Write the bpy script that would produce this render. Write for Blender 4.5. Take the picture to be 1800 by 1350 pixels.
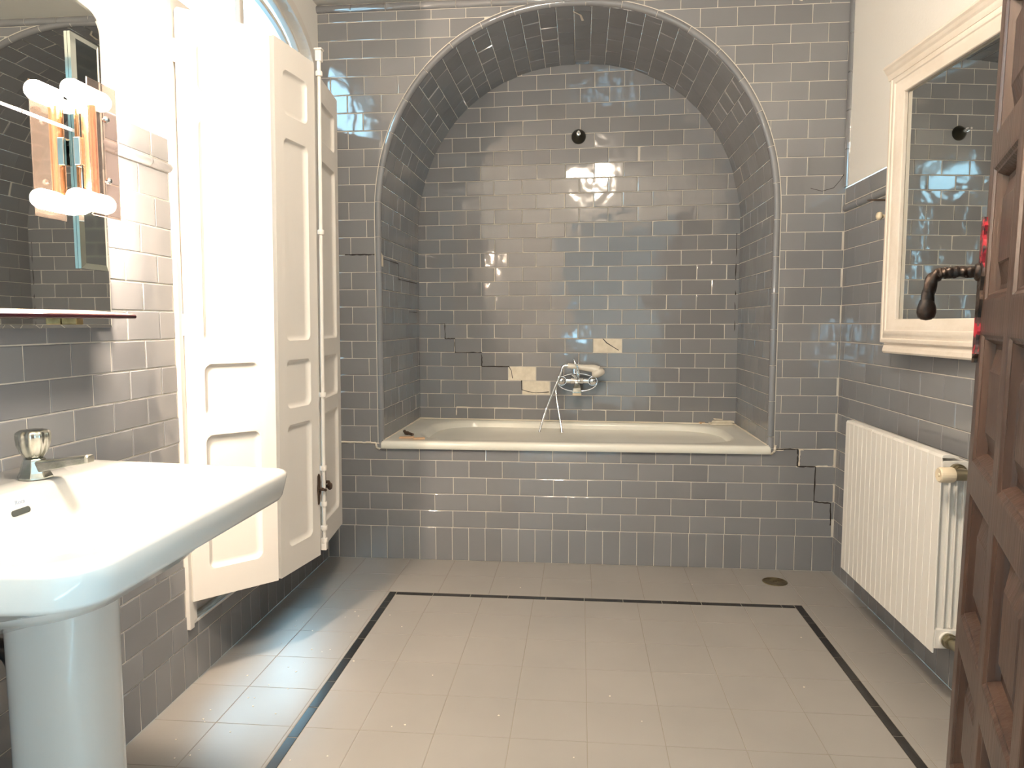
import bpy, bmesh, math, random
from mathutils import Vector, Matrix
random.seed(7)
V = Vector
PI = math.pi
scene = bpy.context.scene
for o in list(bpy.data.objects):
    bpy.data.objects.remove(o)

# ---------------------------------------------------------------- camera
CAM = V((-0.97576, -3.12699, 1.05508))
yaw, pitch, roll = -0.0938, -0.08405, -0.00112
f = V((math.sin(yaw)*math.cos(pitch), math.cos(yaw)*math.cos(pitch), math.sin(pitch)))
r = V((math.cos(yaw), -math.sin(yaw), 0))
u = r.cross(f)
c_, s_ = math.cos(roll), math.sin(roll)
r2, u2 = c_*r + s_*u, -s_*r + c_*u
cd = bpy.data.cameras.new('camera')
cam = bpy.data.objects.new('camera', cd)
scene.collection.objects.link(cam)
cam.matrix_world = Matrix(((r2.x, u2.x, -f.x, CAM.x), (r2.y, u2.y, -f.y, CAM.y), (r2.z, u2.z, -f.z, CAM.z), (0, 0, 0, 1)))
cd.sensor_width = 36; cd.sensor_fit = 'HORIZONTAL'
cd.lens = 1278.7/1800*36
cd.clip_start = 0.02
scene.camera = cam

# ---------------------------------------------------------------- world, lights, exposure
w = bpy.data.worlds.new('daylight'); scene.world = w; w.use_nodes = True
nt = w.node_tree; nt.nodes.clear()
bg = nt.nodes.new('ShaderNodeBackground'); wo = nt.nodes.new('ShaderNodeOutputWorld')
bg.inputs[0].default_value = (0.40, 0.77, 1.0, 1); bg.inputs[1].default_value = 20.0
nt.links.new(bg.outputs[0], wo.inputs[0])
scene.view_settings.view_transform = 'Standard'
scene.view_settings.look = 'None'
scene.view_settings.exposure = 0.0
scene.view_settings.gamma = 1.0
scene.view_settings.use_curve_mapping = False
scene.cycles.use_denoising = True
scene.cycles.max_bounces = 10
scene.cycles.diffuse_bounces = 5
scene.cycles.glossy_bounces = 6
scene.cycles.transmission_bounces = 8
scene.cycles.sample_clamp_indirect = 6
scene.cycles.caustics_reflective = False
scene.cycles.caustics_refractive = False

def portal(name, loc, sx, sy, rot):
    l = bpy.data.lights.new(name, 'AREA'); l.shape = 'RECTANGLE'; l.size = sx; l.size_y = sy
    l.cycles.is_portal = True
    o = bpy.data.objects.new(name, l); scene.collection.objects.link(o)
    o.location = loc; o.rotation_euler = rot
    return o
portal('window_daylight', (-2.36, -0.63, 1.25), 2.2, 1.1, (0, -PI/2, 0))
portal('hall_daylight', (0.80, -4.00, 1.35), 1.5, 1.2, (0, PI/2, 0))
CEIL_E, BULB_E = 320.0, 1120.0

# ---------------------------------------------------------------- materials
def mat(name, col, rough=.5, metal=0., **k):
    m = bpy.data.materials.new(name); m.use_nodes = True
    b = m.node_tree.nodes['Principled BSDF']
    b.inputs['Base Color'].default_value = (*col, 1)
    b.inputs['Roughness'].default_value = rough
    b.inputs['Metallic'].default_value = metal
    for kk, vv in k.items():
        b.inputs[kk.replace('_', ' ')].default_value = vv
    return m
def nodes(m): return m.node_tree.nodes, m.node_tree.links, m.node_tree.nodes['Principled BSDF']
def noise(m, scale, detail=3, stretch=None):
    n, l, b = nodes(m)
    tc = n.new('ShaderNodeTexCoord'); mp = n.new('ShaderNodeMapping'); t = n.new('ShaderNodeTexNoise')
    t.inputs['Scale'].default_value = scale; t.inputs['Detail'].default_value = detail
    if stretch: mp.inputs['Scale'].default_value = stretch
    l.new(tc.outputs['Object'], mp.inputs[0]); l.new(mp.outputs[0], t.inputs['Vector'])
    return t
def bump(m, scale, strength, dist=.002, detail=3, stretch=None):
    n, l, b = nodes(m)
    t = noise(m, scale, detail, stretch); bp = n.new('ShaderNodeBump')
    bp.inputs['Strength'].default_value = strength; bp.inputs['Distance'].default_value = dist
    l.new(t.outputs[0], bp.inputs['Height']); l.new(bp.outputs[0], b.inputs['Normal'])
    return m
def mottle(m, c1, c2, scale, detail=4, stretch=None, lo=.35, hi=.65):
    n, l, b = nodes(m)
    t = noise(m, scale, detail, stretch); cr = n.new('ShaderNodeValToRGB')
    cr.color_ramp.elements[0].position = lo; cr.color_ramp.elements[1].position = hi
    cr.color_ramp.elements[0].color = (*c1, 1); cr.color_ramp.elements[1].color = (*c2, 1)
    l.new(t.outputs[0], cr.inputs[0]); l.new(cr.outputs[0], b.inputs['Base Color'])
    return m
def vcol(m, base, amt):     # each tile's own glaze shade, stored on its faces
    n, l, b = nodes(m)
    a = n.new('ShaderNodeAttribute'); a.attribute_name = 'shade'
    mx = n.new('ShaderNodeMix'); mx.data_type = 'RGBA'
    mx.inputs[6].default_value = (*[c*(1-amt) for c in base], 1)
    mx.inputs[7].default_value = (*[c*(1+amt) for c in base], 1)
    l.new(a.outputs['Fac'], mx.inputs[0]); l.new(mx.outputs[2], b.inputs['Base Color'])
    return m
M = {}
M['tile'] = bump(vcol(mat('grey_glazed_tile', (.2, .2, .2), .07, IOR=1.6), (.222, .228, .246), .10), 8, .55, .006, 2)
M['grout'] = bump(mat('cream_grout', (.66, .63, .57), .9), 200, .3, .001)
M['floor_tile'] = bump(mottle(vcol(mat('floor_tile', (.4, .38, .35), .40), (.30, .285, .27), .04), (.292, .280, .265), (.320, .306, .288), 3.0), 60, .08, .001)
M['floor_grout'] = mat('floor_grout', (.28, .26, .225), .9)
M['black_tile'] = mat('black_tile', (.012, .011, .011), .25)
M['bisque'] = bump(mottle(mat('bare_bisque', (.6, .5, .36), .9), (.74, .68, .56), (.84, .78, .66), 40), 120, .4, .001)
M['crack'] = mat('dark_crack', (.02, .017, .015), 1)
M['caulk'] = bump(mat('white_caulk', (.78, .72, .62), .6), 60, .8, .003)
M['plaster'] = bump(mat('white_plaster', (.87, .86, .83), .8), 90, .35, .002, 5)
M['ceiling'] = bump(mat('ceiling_paint', (.80, .79, .76), .9), 30, .2, .002)
M['paint'] = bump(mat('white_gloss_paint', (.80, .77, .73), .32), 25, .25, .003, 4, (1, 1, .3))
M['frame_paint'] = bump(mottle(mat('chalky_frame_paint', (.8, .73, .63), .5), (.78, .70, .61), (.85, .78, .70), 14, 5, (3, .6, .6)), 60, .5, .002)
M['sill'] = bump(mottle(mat('peeling_sill', (.5, .4, .3), .7), (.35, .22, .14), (.75, .70, .62), 25, 5, (3, .5, 1)), 40, .7, .004)
M['ceramic'] = mat('white_ceramic', (.80, .79, .76), .12, IOR=1.5, Coat_Weight=.3)
M['enamel'] = mottle(mat('worn_bath_enamel', (.74, .70, .60), .22), (.83, .83, .76), (.88, .88, .81), 5)
M['chrome'] = mat('chrome', (.82, .82, .83), .08, 1)
M['dull_chrome'] = bump(mottle(mat('tarnished_chrome', (.4, .45, .42), .25, 1), (.34, .36, .32), (.62, .62, .58), 30), 50, .3, .002)
M['mirror'] = mat('mirror_glass', (.74, .76, .73), .012, 1)
M['mirror_edge'] = mat('mirror_bevel_edge', (.55, .60, .58), .05, 1)
M['dark_glass'] = mat('dark_glass_edge', (.03, .008, .012), .1)
M['shelf_glass'] = mat('frosted_shelf_glass', (.70, .66, .55), .15, Transmission_Weight=.35, IOR=1.45)
M['amber'] = mat('amber_glass', (.93, .76, .70), .06, Transmission_Weight=.9, IOR=1.2)
M['clear_glass'] = mat('bevelled_clear_glass', (.80, .95, .88), .02, Transmission_Weight=1.0, IOR=1.3)
M['copper'] = bump(mat('copper_tube', (.80, .42, .25), .25, 1), 200, .4, .001)
M['white_metal'] = mat('radiator_enamel', (.84, .82, .78), .32)
M['cream_plastic'] = mat('cream_plastic', (.72, .62, .46), .4)
M['cream_shower'] = mat('cream_shower_plastic', (.82, .78, .70), .35)
M['brass'] = bump(mottle(mat('aged_brass', (.3, .25, .13), .4, 1), (.20, .15, .08), (.38, .31, .17), 30), 60, .4, .002)
M['steel_nut'] = mat('dull_valve_metal', (.33, .29, .20), .35, .9)
M['bronze'] = bump(mat('dark_bronze', (.07, .065, .05), .35, .8), 50, .3, .002)
M['iron'] = bump(mottle(mat('wrought_iron', (.05, .035, .03), .42, .7), (.012, .011, .011), (.055, .034, .024), 18), 60, .6, .004)
M['rust'] = bump(mat('rusty_latch_iron', (.05, .03, .02), .8, .2), 60, .5, .003)
M['red'] = bump(mottle(mat('red_painted_plate', (.4, .02, .03), .5), (.03, .010, .009), (.34, .010, .022), 70, 4, (1, 1, .6), .47, .52), 60, .8, .004)
M['black'] = mat('black_rubber', (.015, .015, .016), .4)
M['dark'] = mat('overflow_dark', (.03, .04, .04), .4)
M['logo'] = mat('blue_grey_ink', (.30, .38, .52), .5)
M['glass'] = mat('window_glass', (1, 1, 1), .02, Transmission_Weight=1.0, IOR=1.05)
M['wood'] = bump(mottle(mat('dark_walnut', (.1, .05, .03), .34), (.024, .011, .007), (.054, .028, .018), 5, 6, (8, 8, .7)), 10, .35, .003, 5, (10, 10, .6))
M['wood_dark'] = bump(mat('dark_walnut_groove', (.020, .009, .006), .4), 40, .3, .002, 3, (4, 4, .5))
M['peach'] = mat('broken_tile_body', (.62, .42, .27), .9)
def emis(name, col, e):
    m = mat(name, (.8, .8, .8)); b = m.node_tree.nodes['Principled BSDF']
    b.inputs['Emission Color'].default_value = (*col, 1); b.inputs['Emission Strength'].default_value = e
    return m
M['bulb'] = emis('lit_bulb', (1, .78, .58), BULB_E)
M['globe'] = emis('lit_globe', (1, .84, .66), CEIL_E)

# ---------------------------------------------------------------- helpers
def obj(name, bm, mats, parent=None, smooth=False, bevel=0, sub=0, auto=None):
    me = bpy.data.meshes.new(name)
    bmesh.ops.recalc_face_normals(bm, faces=bm.faces) if not getattr(bm, 'keep', False) else None
    bm.to_mesh(me); bm.free()
    o = bpy.data.objects.new(name, me); scene.collection.objects.link(o)
    for m in (mats if isinstance(mats, (list, tuple)) else [mats]):
        me.materials.append(M[m])
    if smooth:
        for p in me.polygons: p.use_smooth = True
        if auto is not None:
            me.set_sharp_from_angle(angle=math.radians(auto))
    if bevel:
        b = o.modifiers.new('bevel', 'BEVEL'); b.width = bevel; b.segments = 2; b.limit_method = 'ANGLE'; b.angle_limit = math.radians(40)
    if sub:
        s = o.modifiers.new('sub', 'SUBSURF'); s.levels = s.render_levels = sub
    if parent: o.parent = parent; o.matrix_parent_inverse = parent.matrix_world.inverted()
    return o
def empty(name, loc, rotz=0):
    o = bpy.data.objects.new(name, None); scene.collection.objects.link(o)
    o.location = loc; o.rotation_euler = (0, 0, rotz); o.empty_display_size = .05
    o.matrix_world = Matrix.Translation(V(loc)) @ Matrix.Rotation(rotz, 4, 'Z')
    return o
def tag(o, label, cat, group=None, kind=None):
    o['label'] = label; o['category'] = cat
    if group: o['group'] = group
    if kind: o['kind'] = kind
    return o
def struct(o, label=None, cat=None):
    o['kind'] = 'structure'
    if label: o['label'] = label
    if cat: o['category'] = cat
    return o
def BM(): return bmesh.new()
def quad(bm, pts, mi=0):
    fc = bm.faces.new([bm.verts.new(p) for p in pts]); fc.material_index = mi
    return fc
def box(bm, a, b, mi=0, mtx=None):
    x0, y0, z0 = a; x1, y1, z1 = b
    P = [V(p) for p in ((x0,y0,z0),(x1,y0,z0),(x1,y1,z0),(x0,y1,z0),(x0,y0,z1),(x1,y0,z1),(x1,y1,z1),(x0,y1,z1))]
    if mtx: P = [mtx @ p for p in P]
    vs = [bm.verts.new(p) for p in P]
    for q in ((0,3,2,1),(4,5,6,7),(0,1,5,4),(1,2,6,5),(2,3,7,6),(3,0,4,7)):
        bm.faces.new([vs[i] for i in q]).material_index = mi
    return vs
def frames(pts):
    out = []; prev = None
    for i, p in enumerate(pts):
        t = (pts[min(i+1, len(pts)-1)] - pts[max(i-1, 0)]).normalized()
        if prev is None:
            a = t.orthogonal().normalized()
        else:
            a = (prev - t*prev.dot(t)).normalized()
        prev = a; out.append((a, t.cross(a)))
    return out
def tube(bm, pts, rad, n=12, cap=True, mi=0, closed=False):
    pts = [V(p) for p in pts]; fr = frames(pts); rings = []
    for i, p in enumerate(pts):
        rr = rad[i] if isinstance(rad, (list, tuple)) else rad
        a, b = fr[i]
        rings.append([bm.verts.new(p + (a*math.cos(2*PI*k/n) + b*math.sin(2*PI*k/n))*rr) for k in range(n)])
    loft(bm, rings, cap and not closed, mi, closed)
def loft(bm, rings, cap=True, mi=0, closed=False):
    n = len(rings[0]); m = len(rings)
    for i in range(m if closed else m-1):
        A, B = rings[i], rings[(i+1) % m]
        for k in range(n):
            bm.faces.new((A[k], A[(k+1) % n], B[(k+1) % n], B[k])).material_index = mi
    if cap:
        bm.faces.new(rings[0]).material_index = mi; bm.faces.new(rings[-1]).material_index = mi
def lathe(bm, prof, org, axis, n=24, mi=0, flute=0, nf=8):   # prof: list of (radius, height along axis)
    axis = V(axis).normalized(); a = axis.orthogonal().normalized(); b = axis.cross(a); org = V(org); rings = []
    for rr, h in prof:
        rings.append([bm.verts.new(org + axis*h + (a*math.cos(2*PI*k/n) + b*math.sin(2*PI*k/n))*max(rr, 1e-4)*(1 + flute*math.cos(nf*2*PI*k/n))) for k in range(n)])
    loft(bm, rings, True, mi)
def smoothpath(P, n=8):      # catmull-rom
    P = [V(p) for p in P]; Q = [P[0]*2-P[1]] + P + [P[-1]*2-P[-2]]; out = []
    for i in range(1, len(Q)-2):
        for k in range(n):
            t = k/n; a, b, c, d = Q[i-1], Q[i], Q[i+1], Q[i+2]
            out.append(.5*((2*b) + (c-a)*t + (2*a-5*b+4*c-d)*t*t + (3*b-3*c+d-a)*t**3))
    out.append(P[-1]); return out

# ---- real tiles: each one a slightly raised, softly edged, minutely tilted slab
def clip(poly, pn, pd):      # keep the side where dot(p,pn) <= pd
    out = []
    for i, p in enumerate(poly):
        q = poly[(i+1) % len(poly)]; dp, dq = p.dot(pn)-pd, q.dot(pn)-pd
        if dp <= 0: out.append(p)
        if (dp < 0 < dq) or (dq < 0 < dp): out.append(p + (q-p)*(dp/(dp-dq)))
    return out
def tile(bm, lay, poly, n, mi=0, h=.0019, gap=.0011, inset=.0022, tilt=.006, drop=0):
    if len(poly) < 3: return
    c = sum(poly, V((0,0,0)))/len(poly)
    def shrink(d, z):
        out = []; m = len(poly)
        for i in range(m):
            a, b, cc = poly[i-1], poly[i], poly[(i+1) % m]
            e1, e2 = (b-a), (cc-b)
            if e1.length < 1e-5 or e2.length < 1e-5: out.append(b.copy()); continue
            e1.normalize(); e2.normalize()
            n1, n2 = n.cross(e1), n.cross(e2)
            k = 1 + n1.dot(n2)
            out.append(b + (n1+n2)*(d/max(k, .3)) + n*z)
        return out
    area = V((0,0,0))
    for i in range(1, len(poly)-1): area += (poly[i]-poly[0]).cross(poly[i+1]-poly[0])
    if area.dot(n) < 0: poly = poly[::-1]
    if area.length < .00045: return
    a = n.orthogonal().normalized(); b = n.cross(a)
    ta, tb = (max(-1.7*tilt, min(1.7*tilt, random.gauss(0, tilt))) for _ in (0, 1))
    base = shrink(gap, -.001); top = shrink(gap+inset, 0); mid = shrink(gap+inset*.25, 0)
    top = [p + n*(h-drop + ta*(p-c).dot(a) + tb*(p-c).dot(b)) for p in top]
    mid = [p + n*(h*.55-drop + ta*(p-c).dot(a) + tb*(p-c).dot(b)) for p in mid]
    sh = min(1, max(0, random.gauss(.5, .26)))
    R = [[bm.verts.new(p) for p in ring] for ring in (base, mid, top)]
    m = len(poly); fs = []
    for A, B in ((R[0], R[1]), (R[1], R[2])):
        for i in range(m):
            fs.append(bm.faces.new((A[i], A[(i+1) % m], B[(i+1) % m], B[i])))
    fs.append(bm.faces.new(R[2]))
    for fc in fs:
        fc.material_index = mi; fc[lay] = sh
def tile_bm():
    bm = bmesh.new(); return bm, bm.faces.layers.float.new('shade')
def tobj(name, bm, mats):
    me = bpy.data.meshes.new(name); bm.to_mesh(me); bm.free()
    o = bpy.data.objects.new(name, me); scene.collection.objects.link(o)
    for m in mats: me.materials.append(M[m])
    return o

# ---------------------------------------------------------------- room measures
XL, XR, YN, ZC = -2.103, .095, -2.78, 2.40
D = .70
AX, AZ, AA, AB, AE = -1.013, 1.50, .848, .88, 2.15     # arch centre, spring height, half width, rise, roundness
def arch(t, off=0):       # t 0..1 left spring over the top to right spring
    th = PI*(1-t); a, b = AA+off, AB+off
    cx, sx = math.cos(th), math.sin(th)
    return V((AX + a*math.copysign(abs(cx)**(2/AE), cx), 0, AZ + b*abs(sx)**(2/AE)))
def arch_line(off, z0=.525, n=160):     # polyline from bottom left up, over, down right
    P = [V((AX-AA-off, 0, z0))] + [arch(i/n, off) for i in range(n+1)] + [V((AX+AA+off, 0, z0))]
    out = [P[0]]; step = .012
    # resample evenly
    L = [0]
    for i in range(1, len(P)): L.append(L[-1] + (P[i]-P[i-1]).length)
    return P, L
def resample(P, L, step):
    N = max(2, round(L[-1]/step)); out = []; j = 0
    for i in range(N+1):
        s = L[-1]*i/N
        while j < len(L)-2 and L[j+1] < s: j += 1
        t = (s-L[j])/max(L[j+1]-L[j], 1e-9)
        out.append(P[j].lerp(P[j+1], min(1, max(0, t))))
    return out
P_in, L_in = arch_line(-.018)
P_out, L_out = arch_line(0)
def arch_val(x, z, off=0):
    if z < AZ: return abs(x-AX) - (AA+off)
    a, b = AA+off, AB+off
    return ((abs((x-AX)/a))**AE + (abs((z-AZ)/b))**AE)**(1/AE)*a - a
def arch_clip(poly, outside, off):
    for _ in range(2):
        if not poly: return poly
        vals = [arch_val(p.x, p.z, off)*(1 if outside else -1) for p in poly]
        if min(vals) >= 0: return poly
        if max(vals) <= 0: return []
        c = sum(poly, V((0,0,0)))/len(poly)
        # nearest boundary point along gradient
        p = V((c.x, 0, c.z))
        for _k in range(4):
            e = 1e-4; v = arch_val(p.x, p.z, off)
            g = V(((arch_val(p.x+e, p.z, off)-v)/e, 0, (arch_val(p.x, p.z+e, off)-v)/e))
            p -= g*(v/max(g.length_squared, 1e-6))
        g.normalize()
        if outside: poly = clip(poly, -g, -g.dot(p))
        else: poly = clip(poly, g, g.dot(p))
        return poly
    return poly

# ---------------------------------------------------------------- back wall
bm, lay = tile_bm()
N_ = V((0, -1, 0))
TL = .1472
def rowtile(x0, x1, z0, z1, mi=0):
    poly = [V((x0, 0, z0)), V((x1, 0, z0)), V((x1, 0, z1)), V((x0, 0, z1))]
    poly = arch_clip(poly, True, .002) if z1 > .53 else poly
    if poly: tile(bm, lay, poly, N_, mi, tilt=.004)
for k in range(32):
    x1 = min(.010 + .0737*(1-k)+.0115*0, XR); x0 = max(.010 - .0737*k, XL)
    if k == 0: x1 = XR - .001
    if x1-x0 > .012: rowtile(x0, x1, 0.0, .15)
for i in range(30):
    z0 = .15 + .075*i; z1 = z0 + .075
    if z1 > 2.37: z1 = 2.365
    ph = .008 if i % 2 else -.062
    ph += random.uniform(-.004, .004)
    for k in range(-2, 16):
        x1 = ph - TL*(k-1); x0 = ph - TL*k
        x0 = max(x0, XL+.001); x1 = min(x1, XR-.001)
        if x1-x0 > .010: rowtile(x0, x1, z0, z1)
# backing with the niche opening cut out
def wall_ring(bm, y, mi):
    hole = resample(P_out, L_out, .03)
    hole[0].z = hole[-1].z = .525
    lo = [V((XL-.12, y, 0)), V((XR+.12, y, 0)), V((XR+.12, y, .525)), V((XL-.12, y, .525))]
    quad(bm, lo, mi)
    n = len(hole)
    for i in range(n-1):
        a, b = hole[i], hole[i+1]
        def outp(p):
            d = V((p.x-AX, 0, p.z-1.3)); 
            tx = ((XR+.12-AX) if d.x > 0 else (AX-XL+.12))/max(abs(d.x), 1e-6)
            tz = (ZC+.05-1.3)/d.z if d.z > 1e-6 else 1e9
            if d.z <= 0:
                return V(((XR+.12) if d.x > 0 else XL-.12, y, p.z))
            t = min(tx, tz)
            return V((AX+d.x*t, y, 1.3+d.z*t))
        A, B = outp(a), outp(b)
        pa, pb = V((a.x, y, a.z)), V((b.x, y, b.z))
        quad(bm, [pa, pb, B, A], mi)
        # corners
        if abs(A.x-B.x) > 1e-4 and abs(A.z-B.z) > 1e-4:
            C = V((A.x if abs(A.x-AX) > abs(B.x-AX) else B.x, y, max(A.z, B.z)))
            bm.faces.new([bm.verts.new(p) for p in (A, C, B)]).material_index = mi
wall_ring(bm, 0, 1)
def strip(bm, pts, wdt, n, mi, off=.0022):     # narrow irregular line laid on a wall
    pts = [V(p) for p in pts]; L = []; R = []
    for i, p in enumerate(pts):
        t = (pts[min(i+1, len(pts)-1)] - pts[max(i-1, 0)]).normalized(); s = n.cross(t)
        ww = wdt*random.uniform(.6, 1.25)/2
        L.append(p+s*ww+n*off); R.append(p-s*ww+n*off)
    for i in range(len(pts)-1):
        fc = quad(bm, [L[i], L[i+1], R[i+1], R[i]], mi)
        if fc.normal.dot(n) < 0: fc.normal_flip()
def seg(a, b, n=6, j=.0012):
    a, b = V(a), V(b); o = []
    for i in range(n+1):
        p = a.lerp(b, i/n)
        if 0 < i < n: p += V((random.uniform(-j, j), 0, random.uniform(-j, j)))
        o.append(p)
    return o
# settlement crack stepping down the joints at the right of the bath, and the one at the left
c1 = [(-.158, 0, .522), (-.062, 0, .523), (-.062, 0, .450), (.012, 0, .450), (.010, 0, .30), (.078, 0, .295), (.080, 0, .20)]
for a, b in zip(c1[:-1], c1[1:]): strip(bm, seg(a, b), .0055, N_, 2)
c2 = [(-2.0, 0, 1.351), (-1.862, 0, 1.35)]
strip(bm, seg(*c2, 8), .005, N_, 2)
for a, b in (((-.16, 0, .518), (.09, 0, .526)), ((-.068, 0, .447), (.085, 0, .456)), ((-.055, 0, .52), (-.055, 0, .45)), ((.088, 0, .53), (.086, 0, .3)),
             ((-2.05, 0, .527), (-1.862, 0, .523)), ((-.16, 0, 2.36), (-.10, 0, 2.34))):
    strip(bm, seg(a, b, 10), .006, N_, 3, .0019)
for pts in ([(-.045, 0, 1.60), (.0, 0, 1.588), (.045, 0, 1.60), (.07, 0, 1.63), (.088, 0, 1.66)], [(.088, 0, 1.72), (.09, 0, 1.62)]):
    strip(bm, pts, .003, N_, 2)
wall_back = struct(tobj('wall_back', bm, ['tile', 'grout', 'crack', 'caulk']), 'grey tiled back wall around the arched bath niche', 'wall')

# ---------------------------------------------------------------- niche: back and reveal
def ND(x): return D - .054*(x-AX)          # the niche back runs slightly out of square
NN = V((-.054, -1, 0)).normalized()
bm, lay = tile_bm()
for j in range(-13, 14):
    z1 = 1.495 - .0747*j; z0 = z1 - .0747
    if z0 > 2.38 or z1 < .50: continue
    z0 = max(z0, .50)
    ph = -1.43 + (0 if j % 2 == 0 else .074) + random.uniform(-.003, .003)
    for k in range(-5, 10):
        x0, x1 = ph + .148*k, ph + .148*(k+1)
        x0 = max(x0, AX-AA+.01); x1 = min(x1, AX+AA-.01)
        if x1-x0 < .01: continue
        poly = [V((x0, D, z0)), V((x1, D, z0)), V((x1, D, z1)), V((x0, D, z1))]
        cx, cz = (x0+x1)/2, (z0+z1)/2
        if min(arch_val(p.x, p.z, -.012) for p in poly) > 0: continue
        poly = [V((p.x, ND(p.x), p.z)) for p in poly]
        if not poly: continue
        mi = 0; drop = 0
        for (bx, bz) in ((-.85, .94), (-1.285, .79), (-1.212, .716)):
            if abs(cx-bx) < .05 and abs(cz-bz) < .03: mi = 2; drop = .0008
        tile(bm, lay, poly, NN, mi, tilt=.0125, drop=drop, inset=.003)
quad(bm, [V((x, ND(x), z)) for x, z in ((AX-AA-.05, -.02), (AX+AA+.05, -.02), (AX+AA+.05, ZC+.05), (AX-AA-.05, ZC+.05))], 1)
for x in (AX-AA-.002, AX+AA+.002):
    quad(bm, [V((x, 0, -.02)), V((x, ND(x)+.01, -.02)), V((x, ND(x)+.01, .56)), V((x, 0, .56))], 1)
quad(bm, [V((AX-AA-.05, 0, -.02)), V((AX+AA+.05, 0, -.02)), V((AX+AA+.05, .8, -.02)), V((AX-AA-.05, .8, -.02))], 1)
# cracks that step down the left of the niche, and one on each bare spot
cr = [(-1.83, .905+.0), (-1.80, 1.05), (-1.70, 1.05), (-1.70, .97), (-1.645, .97), (-1.645, .896), (-1.50, .896), (-1.50, .822), (-1.355, .822)]
for a, b in zip(cr[1:-1], cr[2:]): strip(bm, seg((a[0], ND(a[0]), a[1]), (b[0], ND(b[0]), b[1])), .005, N_, 3)
for pts in ([(-.86, .972), (-.84, .95), (-.80, .925), (-.778, .912)], [(-1.355, .825), (-1.34, .80), (-1.335, .76)], [(-1.286, .75), (-1.285, .70), (-1.25, .69), (-1.21, .684), (-1.14, .69)],
            [(-.97, .60), (-.97, .53)]):
    strip(bm, [V((a, ND(a), b)) for a, b in pts], .004, N_, 3)
for a, b in (((-1.64, .60), (-1.64, .53)), ((-1.64, .602), (-1.20, .60)), ((-.2, 1.5), (-.2, 1.0))):
    strip(bm, seg((a[0], ND(a[0]), a[1]), (b[0], ND(b[0]), b[1]), 10), .005, N_, 4 if a[0] < -1 else 3, .0019)
# reveal courses follow the arch
pts = resample(P_in, L_in, .0745)
for i in range(len(pts)-1):
    a, b = pts[i], pts[i+1]
    t = (b-a).normalized(); n = V((t.z, 0, -t.x))
    n = n if n.dot(V((AX, 0, 1.1)) - (a+b)/2) > 0 else -n
    ys = [.008]; y = .008 + (.055 if i % 2 else .128)
    de = ND(a.x)
    while y < de-.02: ys.append(y); y += .147
    ys.append(de)
    for y0, y1 in zip(ys[:-1], ys[1:]):
        poly = [V((a.x, y0, a.z)), V((a.x, y1, a.z)), V((b.x, y1, b.z)), V((b.x, y0, b.z))]
        tile(bm, lay, poly, n, 0, tilt=.014, inset=.003)
fine = resample(P_in, L_in, .0745)
for i in range(len(fine)-1):
    a, b = fine[i], fine[i+1]
    t = (b-a).normalized(); n = V((t.z, 0, -t.x)); n = n if n.dot(V((AX, 0, 1.1)) - (a+b)/2) > 0 else -n
    quad(bm, [V((a.x, 0, a.z))-n*.0003, V((a.x, ND(a.x), a.z))-n*.0003, V((b.x, ND(b.x), b.z))-n*.0003, V((b.x, 0, b.z))-n*.0003], 1)
xl = AX-AA+.018
for a, b in (((xl, .01, 1.37), (xl, .03, 1.335)), ((xl, .03, 1.335), (xl, .30, 1.335)), ((xl, .30, 1.335), (xl, .30, 1.262)), ((xl, .30, 1.262), (xl, .69, 1.262)), ((xl, .5, 1.11), (xl, .69, 1.11))):
    P = [V(a).lerp(V(b), k/5) for k in range(6)]
    strip(bm, P, .005, V((1, 0, 0)), 3, .003)
q = [V((xl+.004, .0, 1.36)), V((xl+.004, .03, 1.345)), V((xl+.004, .03, 1.30)), V((xl+.004, .0, 1.30))]
quad(bm, q, 2)
# cement smears by the crown of the arch
top = V((-1.07, 0, AZ+AB-.02))
strip(bm, [V((-1.06, .01, 2.372)), V((-1.02, .06, 2.366)), V((-.985, .10, 2.364)), V((-.975, .16, 2.364))], .009, V((0, 0, -1)), 4, .006)
wall_niche = struct(tobj('wall_niche', bm, ['tile', 'grout', 'bisque', 'crack', 'caulk']), 'arched tiled bath niche with dark cracks and bare tile spots', 'wall niche')

# bullnose trim round the arch, cut in short lengths
bm, lay = tile_bm()
pts = resample(P_out, L_out, .0125); per = 12
cen = [V((p.x, 0, p.z)) for p in pts]
def arch_n(i):
    t = (cen[min(i+1, len(cen)-1)] - cen[max(i-1, 0)]).normalized(); n = V((t.z, 0, -t.x))
    return n if n.dot(V((AX, 0, 1.1)) - cen[i]) > 0 else -n
prof = [(-.004, -.0015), (-.001, -.006), (.005, -.0085), (.012, -.0080), (.018, -.004), (.0215, .003), (.0215, .012), (.018, .016)]
i = 0
while i < len(cen)-1:
    j = min(i+per, len(cen)-1)
    sh = random.random(); rings = []
    for k in range(i, j+1):
        n = arch_n(k); tt = (cen[min(k+1, len(cen)-1)]-cen[max(k-1, 0)]).normalized()
        g = tt*(.0012 if k == i else -.0012 if k == j else 0)
        rings.append([bm.verts.new(cen[k] + n*a + V((0, b, 0)) + g) for a, b in prof])
    for A, B in zip(rings[:-1], rings[1:]):
        for q in range(len(prof)-1):
            fc = bm.faces.new((A[q], A[q+1], B[q+1], B[q])); fc[lay] = sh; fc.smooth = True
    i = j
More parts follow.
